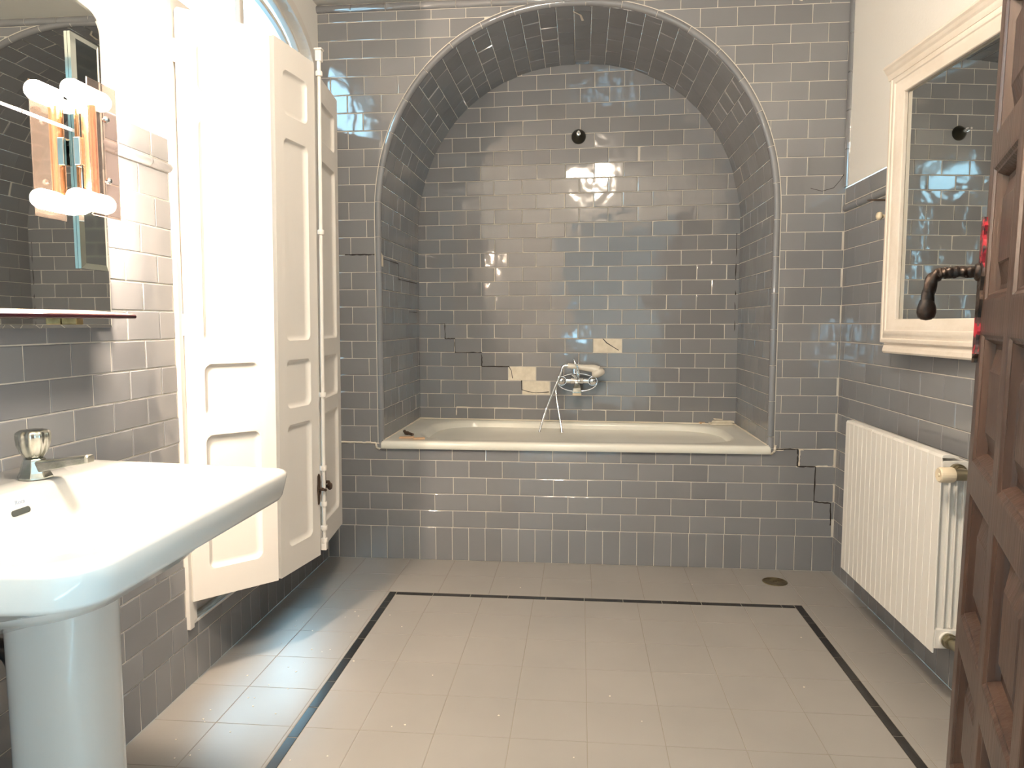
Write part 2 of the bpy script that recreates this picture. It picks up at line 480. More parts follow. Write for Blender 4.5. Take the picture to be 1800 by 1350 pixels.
# grout line under the trim
for k in range(0, len(cen)-1):
    n0, n1 = arch_n(k), arch_n(k+1)
    for (a0, b0, a1, b1) in ((-.007, -.0024, .000, -.0030), (.0, -.003, .014, -.0055), (.014, -.0055, .0195, .002), (.0195, .002, .0195, .02)):
        fc = quad(bm, [cen[k]+n0*a0+V((0, b0, 0)), cen[k+1]+n1*a0+V((0, b0, 0)), cen[k+1]+n1*a1+V((0, b1, 0)), cen[k]+n0*a1+V((0, b1, 0))], 1)
bmesh.ops.recalc_face_normals(bm, faces=bm.faces)
struct(tobj('trim_1', bm, ['tile', 'grout']), 'grey bullnose trim around the arch', 'trim')

# ---------------------------------------------------------------- floor
bm, lay = tile_bm()
U = V((0, 0, 1))
def ftile(x0, x1, y0, y1, mi=0):
    if x1-x0 < .008 or y1-y0 < .008: return
    tile(bm, lay, [V((x0, y0, 0)), V((x1, y0, 0)), V((x1, y1, 0)), V((x0, y1, 0))], U, mi, h=.0006, gap=.0009, inset=.0012, tilt=.0012)
BL, BR, BF = -1.702, -.160, -.411       # centre lines of the black border
hw = .0145
inner_x = [BR-hw] + [-.364-.196*k for k in range(7)] + [BL+hw]
outer_x = [XR, .045] + [-.125-.2*k for k in range(9)] + [-1.93, XL]
rows = [0, -.2] + [-.2-.194*k for k in range(1, 14)] + [YN]
BN = -2.52
for y1, y0 in zip(rows[:-1], rows[1:]):
    inside_y = min(y1, BF-hw), max(y0, BN)
    # area outside border (front strip)
    ya, yb = max(y0, BF+hw), y1
    if yb-ya > .008:
        for x1, x0 in zip(outer_x[:-1], outer_x[1:]): ftile(x0, x1, ya, yb)
    yy1 = min(y1, BF+hw)
    if yy1-y0 > .008:
        for x1, x0 in zip(outer_x[:-1], outer_x[1:]):
            if x0 >= BR+hw-.004 or x1 <= BL-hw+.004: ftile(x0, x1, y0, yy1)
            elif x1 > BR+hw: ftile(BR+hw, x1, y0, yy1)
            elif x0 < BL-hw: ftile(x0, BL-hw, y0, yy1)
        ti = min(yy1, BF-hw)
        if ti-y0 > .008:
            for x1, x0 in zip(inner_x[:-1], inner_x[1:]): ftile(x0, x1, y0, ti)
x = BL+hw
xs = [BL+hw+.1465*k for k in range(11)]
xs[-1] = min(xs[-1], BR-hw); xs.append(BR-hw) if BR-hw-xs[-1] > .02 else None
for x0, x1 in zip(xs[:-1], xs[1:]): ftile(x0, x1, BF-hw, BF+hw, 2)
for X in (BL, BR):
    y = BF+hw; L0 = [.10, .06, .12] + [.147]*20
    for L in L0:
        ftile(X-hw, X+hw, y-L, y, 2); y -= L
        if y < YN: break
quad(bm, [V((XL-.12, YN-.06, -.0002)), V((XR+.12, YN-.06, -.0002)), V((XR+.12, .01, -.0002)), V((XL-.12, .01, -.0002))], 1)
struct(tobj('floor', bm, ['floor_tile', 'floor_grout', 'black_tile']), 'beige grey tiled floor with a black border', 'floor')

# ---------------------------------------------------------------- left wall with arched window opening
WY0, WY1, WZ0, WS, WR = -1.175, -.082, .180, 2.10, .20      # opening, sill, spring, rise
WCY = (WY0+WY1)/2; WA = (WY1-WY0)/2
def in_open(y, z): return WY0 < y < WY1 and z > WZ0
bm, lay = tile_bm()
NX = V((1, 0, 0))
def lt(y0, y1, z0, z1, mi=0):
    # cut away the opening
    rects = [(y0, y1, z0, z1)]
    if z1 > WZ0 + .002 and y1 > WY0-.006 and y0 < WY1+.006:
        rects = []
        if z0 < WZ0-.02:
            rects.append((max(y0, WY0-.012), min(y1, WY1+.012), z0, WZ0-.004))
            if y0 < WY0-.02: rects.append((y0, WY0-.012, z0, z1))
            if y1 > WY1+.02: rects.append((WY1+.012, y1, z0, z1))
        else:
            if y0 < WY0-.02: rects.append((y0, WY0-.012, z0, z1))
            if y1 > WY1+.02: rects.append((WY1+.012, y1, z0, z1))
    for (a, b, c, d) in rects:
        if b-a > .01 and d-c > .01:
            tile(bm, lay, [V((XL, a, c)), V((XL, b, c)), V((XL, b, d)), V((XL, a, d))], NX, mi, tilt=.004)
zl = [0, .13, .21, .289, .358, .43, .502, .574, .646, .718, .790, .862, .936, 1.011, 1.087, 1.160, 1.235, 1.309, 1.387, 1.463]
for i in range(len(zl)-1):
    z0, z1 = zl[i], zl[i+1]
    if i == 0:
        p, ph = .0705, -.010
    else:
        p, ph = .139, (-1.194 if i % 2 == 0 else -1.264) + 9*.139
    y = ph + p*2
    while y > YN:
        a, b = max(y-p, YN), min(y, -.001)
        if b-a > .012: lt(a, b, z0, z1)
        y -= p
y = -.02
while y > YN:                       # cap course
    lt(max(y-.139, YN), y, 1.492, 1.556); y -= .139
# wall sheets: mortar below 1.556, plaster above
def lsheet(z0, z1, y0, y1, mi, off=0):
    quad(bm, [V((XL+off, y0, z0)), V((XL+off, y1, z0)), V((XL+off, y1, z1)), V((XL+off, y0, z1))], mi)
lsheet(0, WZ0, YN, 0, 1)
lsheet(WZ0, 1.557, YN, WY0, 1); lsheet(WZ0, 1.557, WY1, 0, 1)
lsheet(1.557, ZC, YN, WY0, 2, .001); 
lsheet(1.557, WS, WY1, 0, 2, .001)
n = 24; prev = None
for k in range(n+1):
    th = PI*k/n; y = WCY - WA*math.cos(th); z = WS + WR*math.sin(th)
    if prev:
        lsheet_pts = [V((XL+.001, prev[0], prev[1])), V((XL+.001, y, z)), V((XL+.001, y, ZC)), V((XL+.001, prev[0], ZC))]
        quad(bm, lsheet_pts, 2)
        quad(bm, [V((XL+.001, prev[0], prev[1])), V((XL+.001, y, z)), V((XL-.14, y, z)), V((XL-.14, prev[0], prev[1]))], 2)
    prev = (y, z)
lsheet(WS, ZC, WY1, 0, 2, .001)
# reveals and pencil moulding
quad(bm, [V((XL+.001, WY0, WZ0)), V((XL-.14, WY0, WZ0)), V((XL-.14, WY0, WS)), V((XL+.001, WY0, WS))], 2)
quad(bm, [V((XL+.001, WY1, WZ0)), V((XL-.14, WY1, WZ0)), V((XL-.14, WY1, WS)), V((XL+.001, WY1, WS))], 2)
y = YN
while y < WY0-.02:
    y1 = min(y+.15, WY0-.012); sh = random.random()
    pr = [(0, 1.465), (.006, 1.466), (.011, 1.471), (.013, 1.478), (.011, 1.485), (.006, 1.489), (0, 1.490)]
    A = [bm.verts.new((XL+a, y+.001, b)) for a, b in pr]; B = [bm.verts.new((XL+a, y1-.001, b)) for a, b in pr]
    for k in range(len(pr)-1):
        fc = bm.faces.new((A[k], B[k], B[k+1], A[k+1])); fc[lay] = sh; fc.smooth = True
    y = y1
o = tobj('wall_left', bm, ['tile', 'grout', 'plaster'])
struct(o, 'left wall with grey tiles, white plaster above and an arched window opening', 'wall')

# window casing: thin painted jamb edges, sill, arch moulding
bm = BM()
box(bm, (XL-.02, WY0-.014, WZ0-.01), (XL+.012, WY0+.010, 2.12))
box(bm, (XL-.10, WY0+.006, WZ0+.004), (XL+.006, WY0+.036, 2.10))
box(bm, (XL-.02, WY1-.010, WZ0-.01), (XL+.010, WY1+.014, 2.12))
box(bm, (XL-.02, WY0, WZ0-.006), (XL+.004, WY1, WZ0+.002))
for (o1, o2, hx) in ((0.0, .022, .012), (.022, .055, .006)):
    rings = []
    for k in range(33):
        th = PI*k/32; c, s = math.cos(th), math.sin(th)
        rings.append([bm.verts.new((XL+hh, WCY-(WA+oo)*c, WS+(WR+oo)*s)) for oo, hh in ((o1, -.01), (o1, hx), (o2, hx), (o2, -.01))])
    loft(bm, rings)
struct(obj('trim_2', bm, 'paint', bevel=.002), 'white painted casing around the arched window', 'trim')
bm = BM()
box(bm, (XL-.14, WY0+.002, WZ0-.03), (XL-.001, WY1-.002, WZ0+.004))
struct(obj('trim_3', bm, 'sill', bevel=.002), 'peeling wooden window sill behind the shutters', 'trim')

# window with frame, muntins and panes
bm = BM(); WX = -2.160
def arch_bar(bm, a, b, zc, wdt, x0, x1, n=32):
    rings = []
    for k in range(n+1):
        th = PI*k/n; c, s = math.cos(th), math.sin(th)
        rings.append([bm.verts.new((xx, WCY-(a+oo)*c, zc+(b+oo)*s)) for xx, oo in ((x0, -wdt), (x1, -wdt), (x1, 0), (x0, 0))])
    loft(bm, rings)
arch_bar(bm, WA, WR, WS, .012, WX-.02, WX+.025)
arch_bar(bm, WA-.085, WR-.055, WS, .018, WX-.015, WX+.02)
box(bm, (WX-.02, WY0, WZ0), (WX+.025, WY0+.05, WS)); box(bm, (WX-.02, WY1-.05, WZ0), (WX+.025, WY1, WS))
box(bm, (WX-.02, WY0, WZ0), (WX+.025, WY1, WZ0+.07)); box(bm, (WX-.02, WY0, 1.93), (WX+.025, WY1, 1.985))
box(bm, (WX-.02, WCY-.035, WZ0), (WX+.028, WCY+.035, 1.95)); box(bm, (WX-.015, WCY-.015, 1.95), (WX+.02, WCY+.015, 2.29))
for z in (.75, 1.35): box(bm, (WX-.012, WY0, z), (WX+.018, WY1, z+.025))
win = struct(obj('window_1', bm, 'paint', bevel=.003), 'arched white window behind the open shutters', 'window')
bm = BM()
quad(bm, [V((WX, WY0, WZ0)), V((WX, WY1, WZ0)), V((WX, WY1, 2.31)), V((WX, WY0, 2.31))])
obj('window_pane', bm, 'glass', win)

# ---------------------------------------------------------------- right wall
bm, lay = tile_bm(); NXm = V((-1, 0, 0))
def rt(y0, y1, z0, z1, mi=0):
    if y1-y0 > .01: tile(bm, lay, [V((XR, y0, z0)), V((XR, y1, z0)), V((XR, y1, z1)), V((XR, y0, z1))], NXm, mi, tilt=.004)
y = -.028
while y > YN: rt(max(y-.0737, YN), y, 0, .15); y -= .0737
rt(-.028, -.001, 0, .15)
for i in range(18):
    z0 = .15+.075*i; y = (-.051 if i % 2 == 0 else -.128) + .15
    while y > YN:
        a, b = max(y-.15, YN), min(y, -.001)
        if b-a > .012: rt(a, b, z0, z0+.075)
        y -= .15
y = .049
while y > YN: rt(max(y-.1515, YN), min(y, -.001), 1.536, 1.598); y -= .1515
quad(bm, [V((XR, YN, 0)), V((XR, 0, 0)), V((XR, 0, 1.6)), V((XR, YN, 1.6))], 1)
quad(bm, [V((XR-.001, YN, 1.6)), V((XR-.001, 0, 1.6)), V((XR-.001, 0, ZC)), V((XR-.001, YN, ZC))], 2)
y = -.002
while y > YN:
    y1 = max(y-.15, YN); sh = random.random()
    pr = [(0, 1.503), (.006, 1.504), (.011, 1.510), (.013, 1.518), (.011, 1.526), (.006, 1.531), (0, 1.532)]
    A = [bm.verts.new((XR-a, y-.001, b)) for a, b in pr]; B = [bm.verts.new((XR-a, y1+.001, b)) for a, b in pr]
    for k in range(len(pr)-1):
        fc = bm.faces.new((A[k], B[k], B[k+1], A[k+1])); fc[lay] = sh; fc.smooth = True
    y = y1
for k in range(5):       # upright quarter-round edge beside the plaster
    z0 = 1.602+.15*k; z1 = min(z0+.148, 2.36)
    pr = [(0, -.030), (.006, -.028), (.010, -.020), (.011, -.010), (.011, -.001)]
    A = [bm.verts.new((XR-a, b, z0)) for a, b in pr]; B = [bm.verts.new((XR-a, b, z1)) for a, b in pr]
    for q in range(len(pr)-1):
        fc = bm.faces.new((A[q], A[q+1], B[q+1], B[q])); fc[lay] = .6; fc.smooth = True
wr = struct(tobj('wall_right', bm, ['tile', 'grout', 'plaster']), 'right wall with grey tiles and cream plaster above', 'wall')

# ---------------------------------------------------------------- ceiling, cove, front wall and hall
bm = BM(); box(bm, (XL-.12, YN-.12, ZC), (XR+.12, .02, ZC+.04))
struct(obj('ceiling', bm, 'ceiling'), 'white ceiling', 'ceiling')
bm, lay = tile_bm()
x = XL
while x < XR:
    x1 = min(x+.15, XR); sh = random.random()
    pr = [(-.001, 2.366), (-.008, 2.368), (-.014, 2.376), (-.015, 2.386), (-.010, 2.394), (0, 2.399)]
    A = [bm.verts.new((x+.001, a, b)) for a, b in pr]; B = [bm.verts.new((x1-.001, a, b)) for a, b in pr]
    for k in range(len(pr)-1):
        fc = bm.faces.new((A[k], A[k+1], B[k+1], B[k])); fc[lay] = sh; fc.smooth = True
    x = x1
struct(tobj('trim_4', bm, ['tile', 'grout']), 'grey tile cove under the ceiling', 'trim')
DX0, DX1, DZ = -1.50, -.585, 2.08
bm = BM()
box(bm, (XL-.12, YN-.12, 0), (DX0, YN, ZC)); box(bm, (DX1, YN-.12, 0), (XR+.12, YN, ZC)); box(bm, (DX0, YN-.12, DZ), (DX1, YN, ZC))
struct(obj('wall_front', bm, 'plaster'), 'white wall with the doorway behind the viewer', 'wall')
bm = BM()   # hall box, lit by a tall window in its right side
HY = -5.2; hy0, hy1, hz0, hz1 = -4.55, -3.55, .7, 1.85
box(bm, (XL-.2, HY-.1, 0), (XL-.1, YN-.12, 2.5)); hx0, hx1, hq0, hq1 = -1.88, -1.58, .70, 1.02
box(bm, (XL-.2, HY-.1, 0), (hx0, HY, 2.5)); box(bm, (hx1, HY-.1, 0), (XR+.7, HY, 2.5)); box(bm, (hx0, HY-.1, 0), (hx1, HY, hq0)); box(bm, (hx0, HY-.1, hq1), (hx1, HY, 2.5))
box(bm, (XL-.2, HY-.1, 2.5), (XR+.7, YN-.12, 2.6)); box(bm, (XL-.2, HY-.1, -.03), (XR+.7, YN-.12, -.004))
box(bm, (XR+.6, HY, 0), (XR+.7, hy0, 2.5)); box(bm, (XR+.6, hy1, 0), (XR+.7, YN-.12, 2.5))
box(bm, (XR+.6, hy0, 0), (XR+.7, hy1, hz0)); box(bm, (XR+.6, hy0, hz1), (XR+.7, hy1, 2.5))
box(bm, (XR+.12, YN-.12, 0), (XR+.7, YN-.10, 2.6)); box(bm, (XL-.2, YN-.12, 0), (XL-.1, YN-.1, 2.6)); box(bm, (XL-.2, YN-.12, ZC), (XR+.7, YN-.1, 2.6))
struct(obj('wall_hall', bm, 'plaster'), 'plain hall walls behind the viewer', 'wall')
bm = BM()
for yy in (hy0, (hy0+hy1)/2-.03, hy1-.06): box(bm, (XR+.63, yy, hz0), (XR+.67, yy+.06, hz1))
for zz in (hz0, 1.32, hz1-.06): box(bm, (XR+.63, hy0, zz), (XR+.67, hy1, zz+.06))
struct(obj('window_2', bm, 'paint'), 'hall window behind the viewer', 'window')
# ---- ceiling lamp (above the picture; its reflection shows in the niche tiles)
cl = tag(empty('ceiling_lamp', (-1.16, -2.2, 2.40)), 'round lit glass globe on the ceiling, reflected in the niche tiles', 'lamp')
bm = BM(); lathe(bm, [(.0, 0), (.07, 0), (.07, -.02), (.03, -.03)], (-1.16, -2.2, 2.40), (0, 0, 1)); obj('lamp_base', bm, 'chrome', cl, True)
bm = BM(); lathe(bm, [(.03, -.02), (.075, -.035), (.105, -.07), (.11, -.10), (.09, -.14), (.05, -.165), (.0, -.172)], (-1.16, -2.2, 2.40), (0, 0, 1), 32); obj('lamp_globe', bm, 'globe', cl, True)

# ---------------------------------------------------------------- panelled leaves (shutters and door)
def cell(bm, T, s0, s1, z0, z1, prof, rad=0, mi=0, mi_groove=None, nc=5):
    rings = []
    for j, (ins, dep) in enumerate(prof):
        a0, a1, b0, b1 = s0+ins, s1-ins, z0+ins, z1-ins
        rr = 0 if j == 0 else max(rad-ins*.5, 0)
        pts = []
        for (cx, cz, st) in ((a1-rr, b1-rr, 0), (a0+rr, b1-rr, PI/2), (a0+rr, b0+rr, PI), (a1-rr, b0+rr, 1.5*PI)):
            for k in range(nc):
                th = st + PI/2*k/(nc-1)
                pts.append((cx+rr*math.cos(th), cz+rr*math.sin(th)))
        rings.append([bm.verts.new(T(s, z, dep)) for s, z in pts])
    for j in range(len(rings)-1):
        A, B = rings[j], rings[j+1]; n = len(A)
        for k in range(n):
            try:
                fc = bm.faces.new((A[k], A[(k+1) % n], B[(k+1) % n], B[k]))
                fc.material_index = mi_groove[j] if mi_groove else mi
            except ValueError: pass
    bm.faces.new(rings[-1]).material_index = mi
def grid_frame(bm, T, S, Z, W, H0, H1, th, mi=0):
    # S, Z: lists of (lo, hi) openings; faces of stiles and rails plus edges and back
    def q(a, b, c, d): quad(bm, [T(a, c, 0), T(b, c, 0), T(b, d, 0), T(a, d, 0)], mi)
    e = [0] + [v for s in S for v in s] + [W]
    for k in range(0, len(e), 2): q(e[k], e[k+1], H0, H1)
    g = [H0] + [v for z in Z for v in z] + [H1]
    for (a, b) in S:
        for k in range(0, len(g), 2): q(a, b, g[k], g[k+1])
    c = [(0, H0), (W, H0), (W, H1), (0, H1)]
    for i in range(4):
        (a, b), (a2, b2) = c[i], c[(i+1) % 4]
        quad(bm, [T(a, b, 0), T(a2, b2, 0), T(a2, b2, th), T(a, b, th)], mi)
    quad(bm, [T(a, b, th) for a, b in c], mi)
def make_T(p0, p1, lean0, lean1, nrm, zb, zt):
    p0, p1, nrm = V(p0), V(p1), V(nrm)
    def T(s, z, d):
        W = (p1-p0).length; t = s/W; k = (z-zb)/(zt-zb)
        p = p0.lerp(p1, t) + (V(lean0)*(1-t) + V(lean1)*t)*k
        return V((p.x, p.y, z)) - nrm*d
    return T
def shutter(p0, p1, l0, l1, label, zb=.25, zt=1.912, stile=.048, hinge=False):
    p0, p1 = V((*p0, 0)), V((*p1, 0)); l0, l1 = V((*l0, 0)), V((*l1, 0))
    W = (p1-p0).length; d = (p1-p0).normalized(); n = V((d.y, -d.x, 0))
    root = tag(empty('window_shutter', (p0.x, p0.y, zb)), label, 'shutter', 'folding shutter leaves of the arched window')
    T = make_T(p0, p1, l0, l1, n, zb, zt)
    Z = [(.334, .731), (.782, .938), (.998, 1.627), (1.697, 1.833)]
    bm = BM(); grid_frame(bm, T, [(stile, W-stile)], Z, W, zb, zt, .024)
    obj('leaf_frame', bm, 'paint', root)
    for z0, z1 in Z:
        bm = BM(); cell(bm, T, stile, W-stile, z0, z1, [(0, 0), (.001, .0005), (.004, .006), (.009, .0105), (.016, .012), (.020, .012)], .022)
        obj('leaf_panel', bm, 'paint', root, True, auto=35)
    if hinge:
        for z in (.34, 1.05, 1.80):
            bm = BM(); tube(bm, [T(-.004, z-.03, .012), T(-.004, z+.03, .012)], .006, 8)
            box(bm, (0, 0, 0), (.001, .001, .001), mtx=Matrix.Translation(T(0, z, .01)))
            obj('hinge', bm, 'paint', root)
    return root, T, W
shA, TA, WA_ = shutter((-2.087, -1.175), (-1.914, -.981), (.012, .010), (.020, -.004), 'wide shutter leaf nearest the washbasin, turned towards the lamp', hinge=True)
shB, TB, WB_ = shutter((-1.911, -.966), (-1.872, -.724), (.018, .012), (.012, .012), 'middle shutter leaf carrying the long white bolt rod', hinge=False)
shC, TC, WC_ = shutter((-1.887, -.668), (-1.926, -.329), (.008, .0), (.006, .02), 'narrow-looking far shutter leaf next to the tiled back wall')
shD, TD, WD_ = shutter((-1.938, -.300), (-2.080, -.115), (.006, .02), (.0, .0), 'shutter leaf folded behind the far leaf, against the room corner')
# bolt rod on the middle leaf
bm = BM(); e0, e1 = TB(WB_+.006, .285, -.012), TB(WB_+.012, 1.945, -.012)
tube(bm, [e0, e1], .0062, 10); rod = obj('bolt_rod', bm, 'paint', shB, True, auto=40)
for z in (.30, .345, .43, .555, .81, 1.36, 1.88):
    bm = BM(); p = TB(WB_+.006+.006*(z-.285)/1.66, z, -.012); lathe(bm, [(.006, -.008), (.0105, -.008), (.0115, -.004), (.0115, .004), (.0105, .008), (.006, .008)], p, (0, 0, 1), 12)
    obj('rod_ring', bm, 'paint', rod, True, auto=40)
bm = BM(); p = TB(WB_+.012, 1.92, -.012); box(bm, (-.010, -.008, 0), (.010, .012, .035), mtx=Matrix.Translation(p)); box(bm, (-.013, -.011, .035), (.013, .014, .041), mtx=Matrix.Translation(p)); obj('rod_keeper', bm, 'paint', rod, bevel=.001)
bm = BM(); p = TB(WB_+.006, .268, -.012); box(bm, (-.009, -.009, 0), (.009, .009, .03), mtx=Matrix.Translation(p)); obj('rod_foot', bm, 'paint', rod, bevel=.001)
# rusty latch halves
def latch(T, s, sgn, parent):
    bm = BM()
    out = [(0, .036), (.006, .030), (.009, .012), (.007, .002), (.012, -.006), (.010, -.016), (.004, -.022), (.002, -.040), (-.004, -.044), (-.006, -.02), (-.009, -.004), (-.006, .010), (-.006, .030)]
    A = [bm.verts.new(T(s+a*sgn, .49+b*1.35, -.001)) for a, b in out]; B = [bm.verts.new(T(s+a*sgn, .49+b*1.35, -.006)) for a, b in out]
    loft(bm, [A, B]); 
    tube(bm, [T(s, .485, -.004), T(s, .485, -.020)], .006, 8)
    tube(bm, [T(s, .485, -.018), T(s+.018*sgn, .478, -.020)], .005, 8)
    return obj('latch', bm, 'rust', parent, bevel=.0008)
lb = latch(TB, WB_-.012, 1, shB); lb['label'] = 'rusty iron latch'
lc = latch(TC, .045, -1, shC); lc['label'] = 'rusty iron latch'
bm = BM(); lathe(bm, [(0, 0), (.006, 0), (.006, .01), (.012, .014), (.014, .020), (.010, .026), (0, .027)], TC(.052, .468, 0), V((.99, .1, 0)), 14); o = obj('latch_knob', bm, 'rust', shC, True)

# ---------------------------------------------------------------- dark panelled door
ddir = V((-.355, -.935, 0)).normalized(); dn = V((-.935, .355, 0)).normalized()
E0 = V((-.3660, -1.912, 0))
def TDr(s, z, d): return V((E0.x + .0205*(z-.3), E0.y, z)) + ddir*s - dn*d
DW, DH = .77, 2.04
S = [(.035+.245*k, .245+.245*k) for k in range(3)]
Zc = []; zz = 1.3105+.248*2
cents = [1.3105+.248*k for k in range(-5, 3)]
Zc = [(a+.022, b-.022) for a, b in zip(cents[:-1], cents[1:])]
Zc = [z for z in Zc if z[0] > .02] 
Zc = Zc + [(cents[-1]+.022, 2.0)]
bm = BM(); grid_frame(bm, TDr, S, Zc, DW, .012, DH, .040)
door = struct(obj('door_1', bm, 'wood'), 'dark carved wooden door standing open at the right', 'door')
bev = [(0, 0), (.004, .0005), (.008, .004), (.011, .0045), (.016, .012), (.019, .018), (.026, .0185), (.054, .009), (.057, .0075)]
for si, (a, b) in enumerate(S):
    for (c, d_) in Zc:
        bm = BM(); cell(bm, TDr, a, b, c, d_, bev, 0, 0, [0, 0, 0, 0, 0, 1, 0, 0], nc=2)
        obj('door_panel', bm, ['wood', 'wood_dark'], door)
# plate and handle
def plate_pts():
    out = []
    for k in range(33):
        t = k/32; z = .992 + .225*t
        wv = .0105 + .0032*math.sin(t*PI*11) + (.004 if .42 < t < .62 else 0)
        if t < .06 or t > .94: wv *= .35
        out.append((wv, z))
    return out
pp = plate_pts(); cs = .0115
bm = BM()
L = [bm.verts.new(TDr(cs-a, z, -.0045)) for a, z in pp]; C0 = [bm.verts.new(TDr(cs, z, -.0075)) for a, z in pp]; R = [bm.verts.new(TDr(cs+a, z, -.0045)) for a, z in pp]
L0 = [bm.verts.new(TDr(cs-a, z, 0)) for a, z in pp]; R0 = [bm.verts.new(TDr(cs+a, z, 0)) for a, z in pp]
for A, B in ((L0, L), (L, C0), (C0, R), (R, R0)):
    for k in range(len(A)-1):
        t = k/(len(A)-1)
        bm.faces.new((A[k], A[k+1], B[k+1], B[k])).material_index = 1 if (.30 < t < .62 or t < .05 or (A is L0)) else 0
hp = obj('handle_plate', bm, ['red', 'iron'], door); hp['label'] = 'pierced iron plate showing red paint'
bm = BM(); z0 = 1.133
base = TDr(cs, z0, -.006)
path = smoothpath([base, base+dn*.022+V((0, 0, .001)), base+dn*.044, base+dn*.056+V((0, 0, -.003)), base+dn*.064+V((0, 0, -.013)), base+dn*.067+V((0, 0, -.032)), base+dn*.069+V((0, 0, -.050))], 14)
n = 14; fr = frames(path); rings = []
for i, p in enumerate(path):
    t = i/(len(path)-1); a, b = fr[i]
    rr = .0088 if t < .45 else .0096
    tw = i*.34; rg = []
    for k in range(n*2):
        th = 2*PI*k/(n*2)
        rad = rr*(1 + .085*math.cos(3*(th)+tw)) + (.0004*math.sin(i*1.1) if t < .5 else 0)
        rg.append(bm.verts.new(p + (a*math.cos(th)+b*math.sin(th))*rad))
    rings.append(rg)
loft(bm, rings)
bp = path[-1] + V((0, 0, -.010))
lathe(bm, [(.0, -.015), (.008, -.0135), (.0125, -.009), (.0142, -.002), (.0138, .005), (.0118, .012), (.0098, .018)], bp, (0, 0, 1), 20)
for k in range(8):          # leaf scrolls round the spindle
    p = base + dn*(.006+.0055*k); th = k*2.1
    a = V((.355, .935, 0)); q = p + (a*math.cos(th)+V((0, 0, 1))*math.sin(th))*.0075
    lathe(bm, [(0, -.004), (.0018, -.003), (.0030, 0), (.0018, .003), (0, .004)], q, dn + V((0, 0, .4)), 8)
lathe(bm, [(.0, -.002), (.014, -.001), (.014, .003), (.011, .006), (.0, .007)], base, dn, 20)
hd = obj('door_handle', bm, 'iron', door, True, auto=50); hd['label'] = 'twisted wrought iron lever handle'

# ---------------------------------------------------------------- washbasin
def rtrap(ins, rad, z, nc=9, corners=((-2.0995, -2.425), (-2.0995, -1.668), (-1.548, -1.738), (-1.548, -2.352))):
    # insets: back, far, front, near ; corners: back-near, back-far, front-far, front-near
    c = [V((x, y, 0)) for x, y in corners]
    edges = [(c[0], c[1], ins[0]), (c[1], c[2], ins[1]), (c[2], c[3], ins[2]), (c[3], c[0], ins[3])]
    ctr = sum(c, V((0,0,0)))/4; lines = []
    for a, b, i in edges:
        d = (b-a).normalized(); n = V((d.y, -d.x, 0))
        if n.dot(ctr-a) < 0: n = -n
        lines.append((a+n*i, d, n))
    pts = []
    for k in range(4):
        (p, d, n), (q, e, m) = lines[k], lines[(k+1) % 4]
        # intersect
        den = d.x*e.y-d.y*e.x; t = ((q.x-p.x)*e.y-(q.y-p.y)*e.x)/den; X = p+d*t
        rr = rad[k] if isinstance(rad, (tuple, list)) else rad
        ang = d.angle(e); off = rr*math.tan(ang/2)
        A, B = X-d*off, X+e*off; cc = A+n*rr
        a0 = (A-cc); a1 = (B-cc)
        for j in range(nc):
            v = a0.normalized().slerp(a1.normalized(), j/(nc-1))*rr if rr > 1e-5 else V((0,0,0))
            pts.append(V((cc.x+v.x, cc.y+v.y, z)))
    # add mid points on long sides so bows are smooth
    return pts
basin = tag(empty('washbasin', (-2.1, -2.03, 0)), 'white ceramic washbasin on its pedestal below the wall mirror', 'washbasin')
bm = BM()
spec = [((.03, .20, .24, .20), (.02, .06, .1, .08), .600), ((.02, .12, .15, .12), (.02, .08, .1, .08), .655), ((.01, .05, .06, .05), (.02, .06, .09, .07), .690),
        ((0, .026, .028, .026), (.01, .04, .07, .06), .706), ((0, .012, .013, .012), (.01, .04, .07, .06), .710), ((0, .007, .008, .007), (.01, .04, .07, .06), .718), ((0, .003, .003, .003), (.01, .04, .07, .06), .740), ((0, 0, 0, 0), (.01, .04, .07, .06), .757),
        ((0, .0012, .0012, .0012), (.01, .04, .07, .06), .7625), ((0, .005, .005, .005), (.01, .04, .07, .06), .7655), ((0, .012, .012, .012), (.01, .04, .07, .06), .766),
        ((.140, .040, .034, .050), (.10, .12, .13, .12), .764), ((.146, .045, .039, .055), (.10, .12, .13, .12), .760), ((.150, .050, .044, .060), (.10, .12, .13, .12), .750),
        ((.158, .064, .060, .074), (.10, .12, .13, .12), .715), ((.170, .085, .085, .095), (.10, .12, .12, .12), .675), ((.195, .13, .12, .14), (.09, .11, .11, .11), .640), ((.23, .21, .18, .22), (.06, .06, .06, .06), .622), ((.27, .30, .24, .30), (.01, .01, .01, .01), .618)]
rings = [[bm.verts.new(p) for p in rtrap(a, b, z)] for a, b, z in spec]
loft(bm, rings)
bowl = obj('basin', bm, 'ceramic', basin, True, auto=60)
bm = BM()
pc = V((-1.907, -1.928, 0)); rings = []
for z, k in ((0, 1.12), (.012, 1.12), (.03, 1.06), (.10, 1.0), (.30, .985), (.50, 1.0), (.58, 1.02), (.612, 1.04)):
    rg = []
    for j in range(40):
        th = 2*PI*j/40; c, s = math.cos(th), math.sin(th)
        rg.append(bm.verts.new(pc + V((   .084*k*math.copysign(abs(c)**.72, c), .080*k*math.copysign(abs(s)**.72, s), z))))
    rings.append(rg)
loft(bm, rings); obj('pedestal', bm, 'ceramic', basin, True, auto=60)
bm = BM()      # overflow slot on the rear slope of the bowl
nrm = V((.975, 0, .22)).normalized(); oc = V((-1.9455, -1.968, .728))
A = []; B = []
for k in range(20):
    th = 2*PI*k/20; yy = math.copysign(.016, math.cos(th)) + .0055*math.cos(th); zz_ = .0055*math.sin(th)
    p = oc + V((-.22*zz_, yy, zz_)); A.append(bm.verts.new(p+nrm*.0016)); B.append(bm.verts.new(p-nrm*.004))
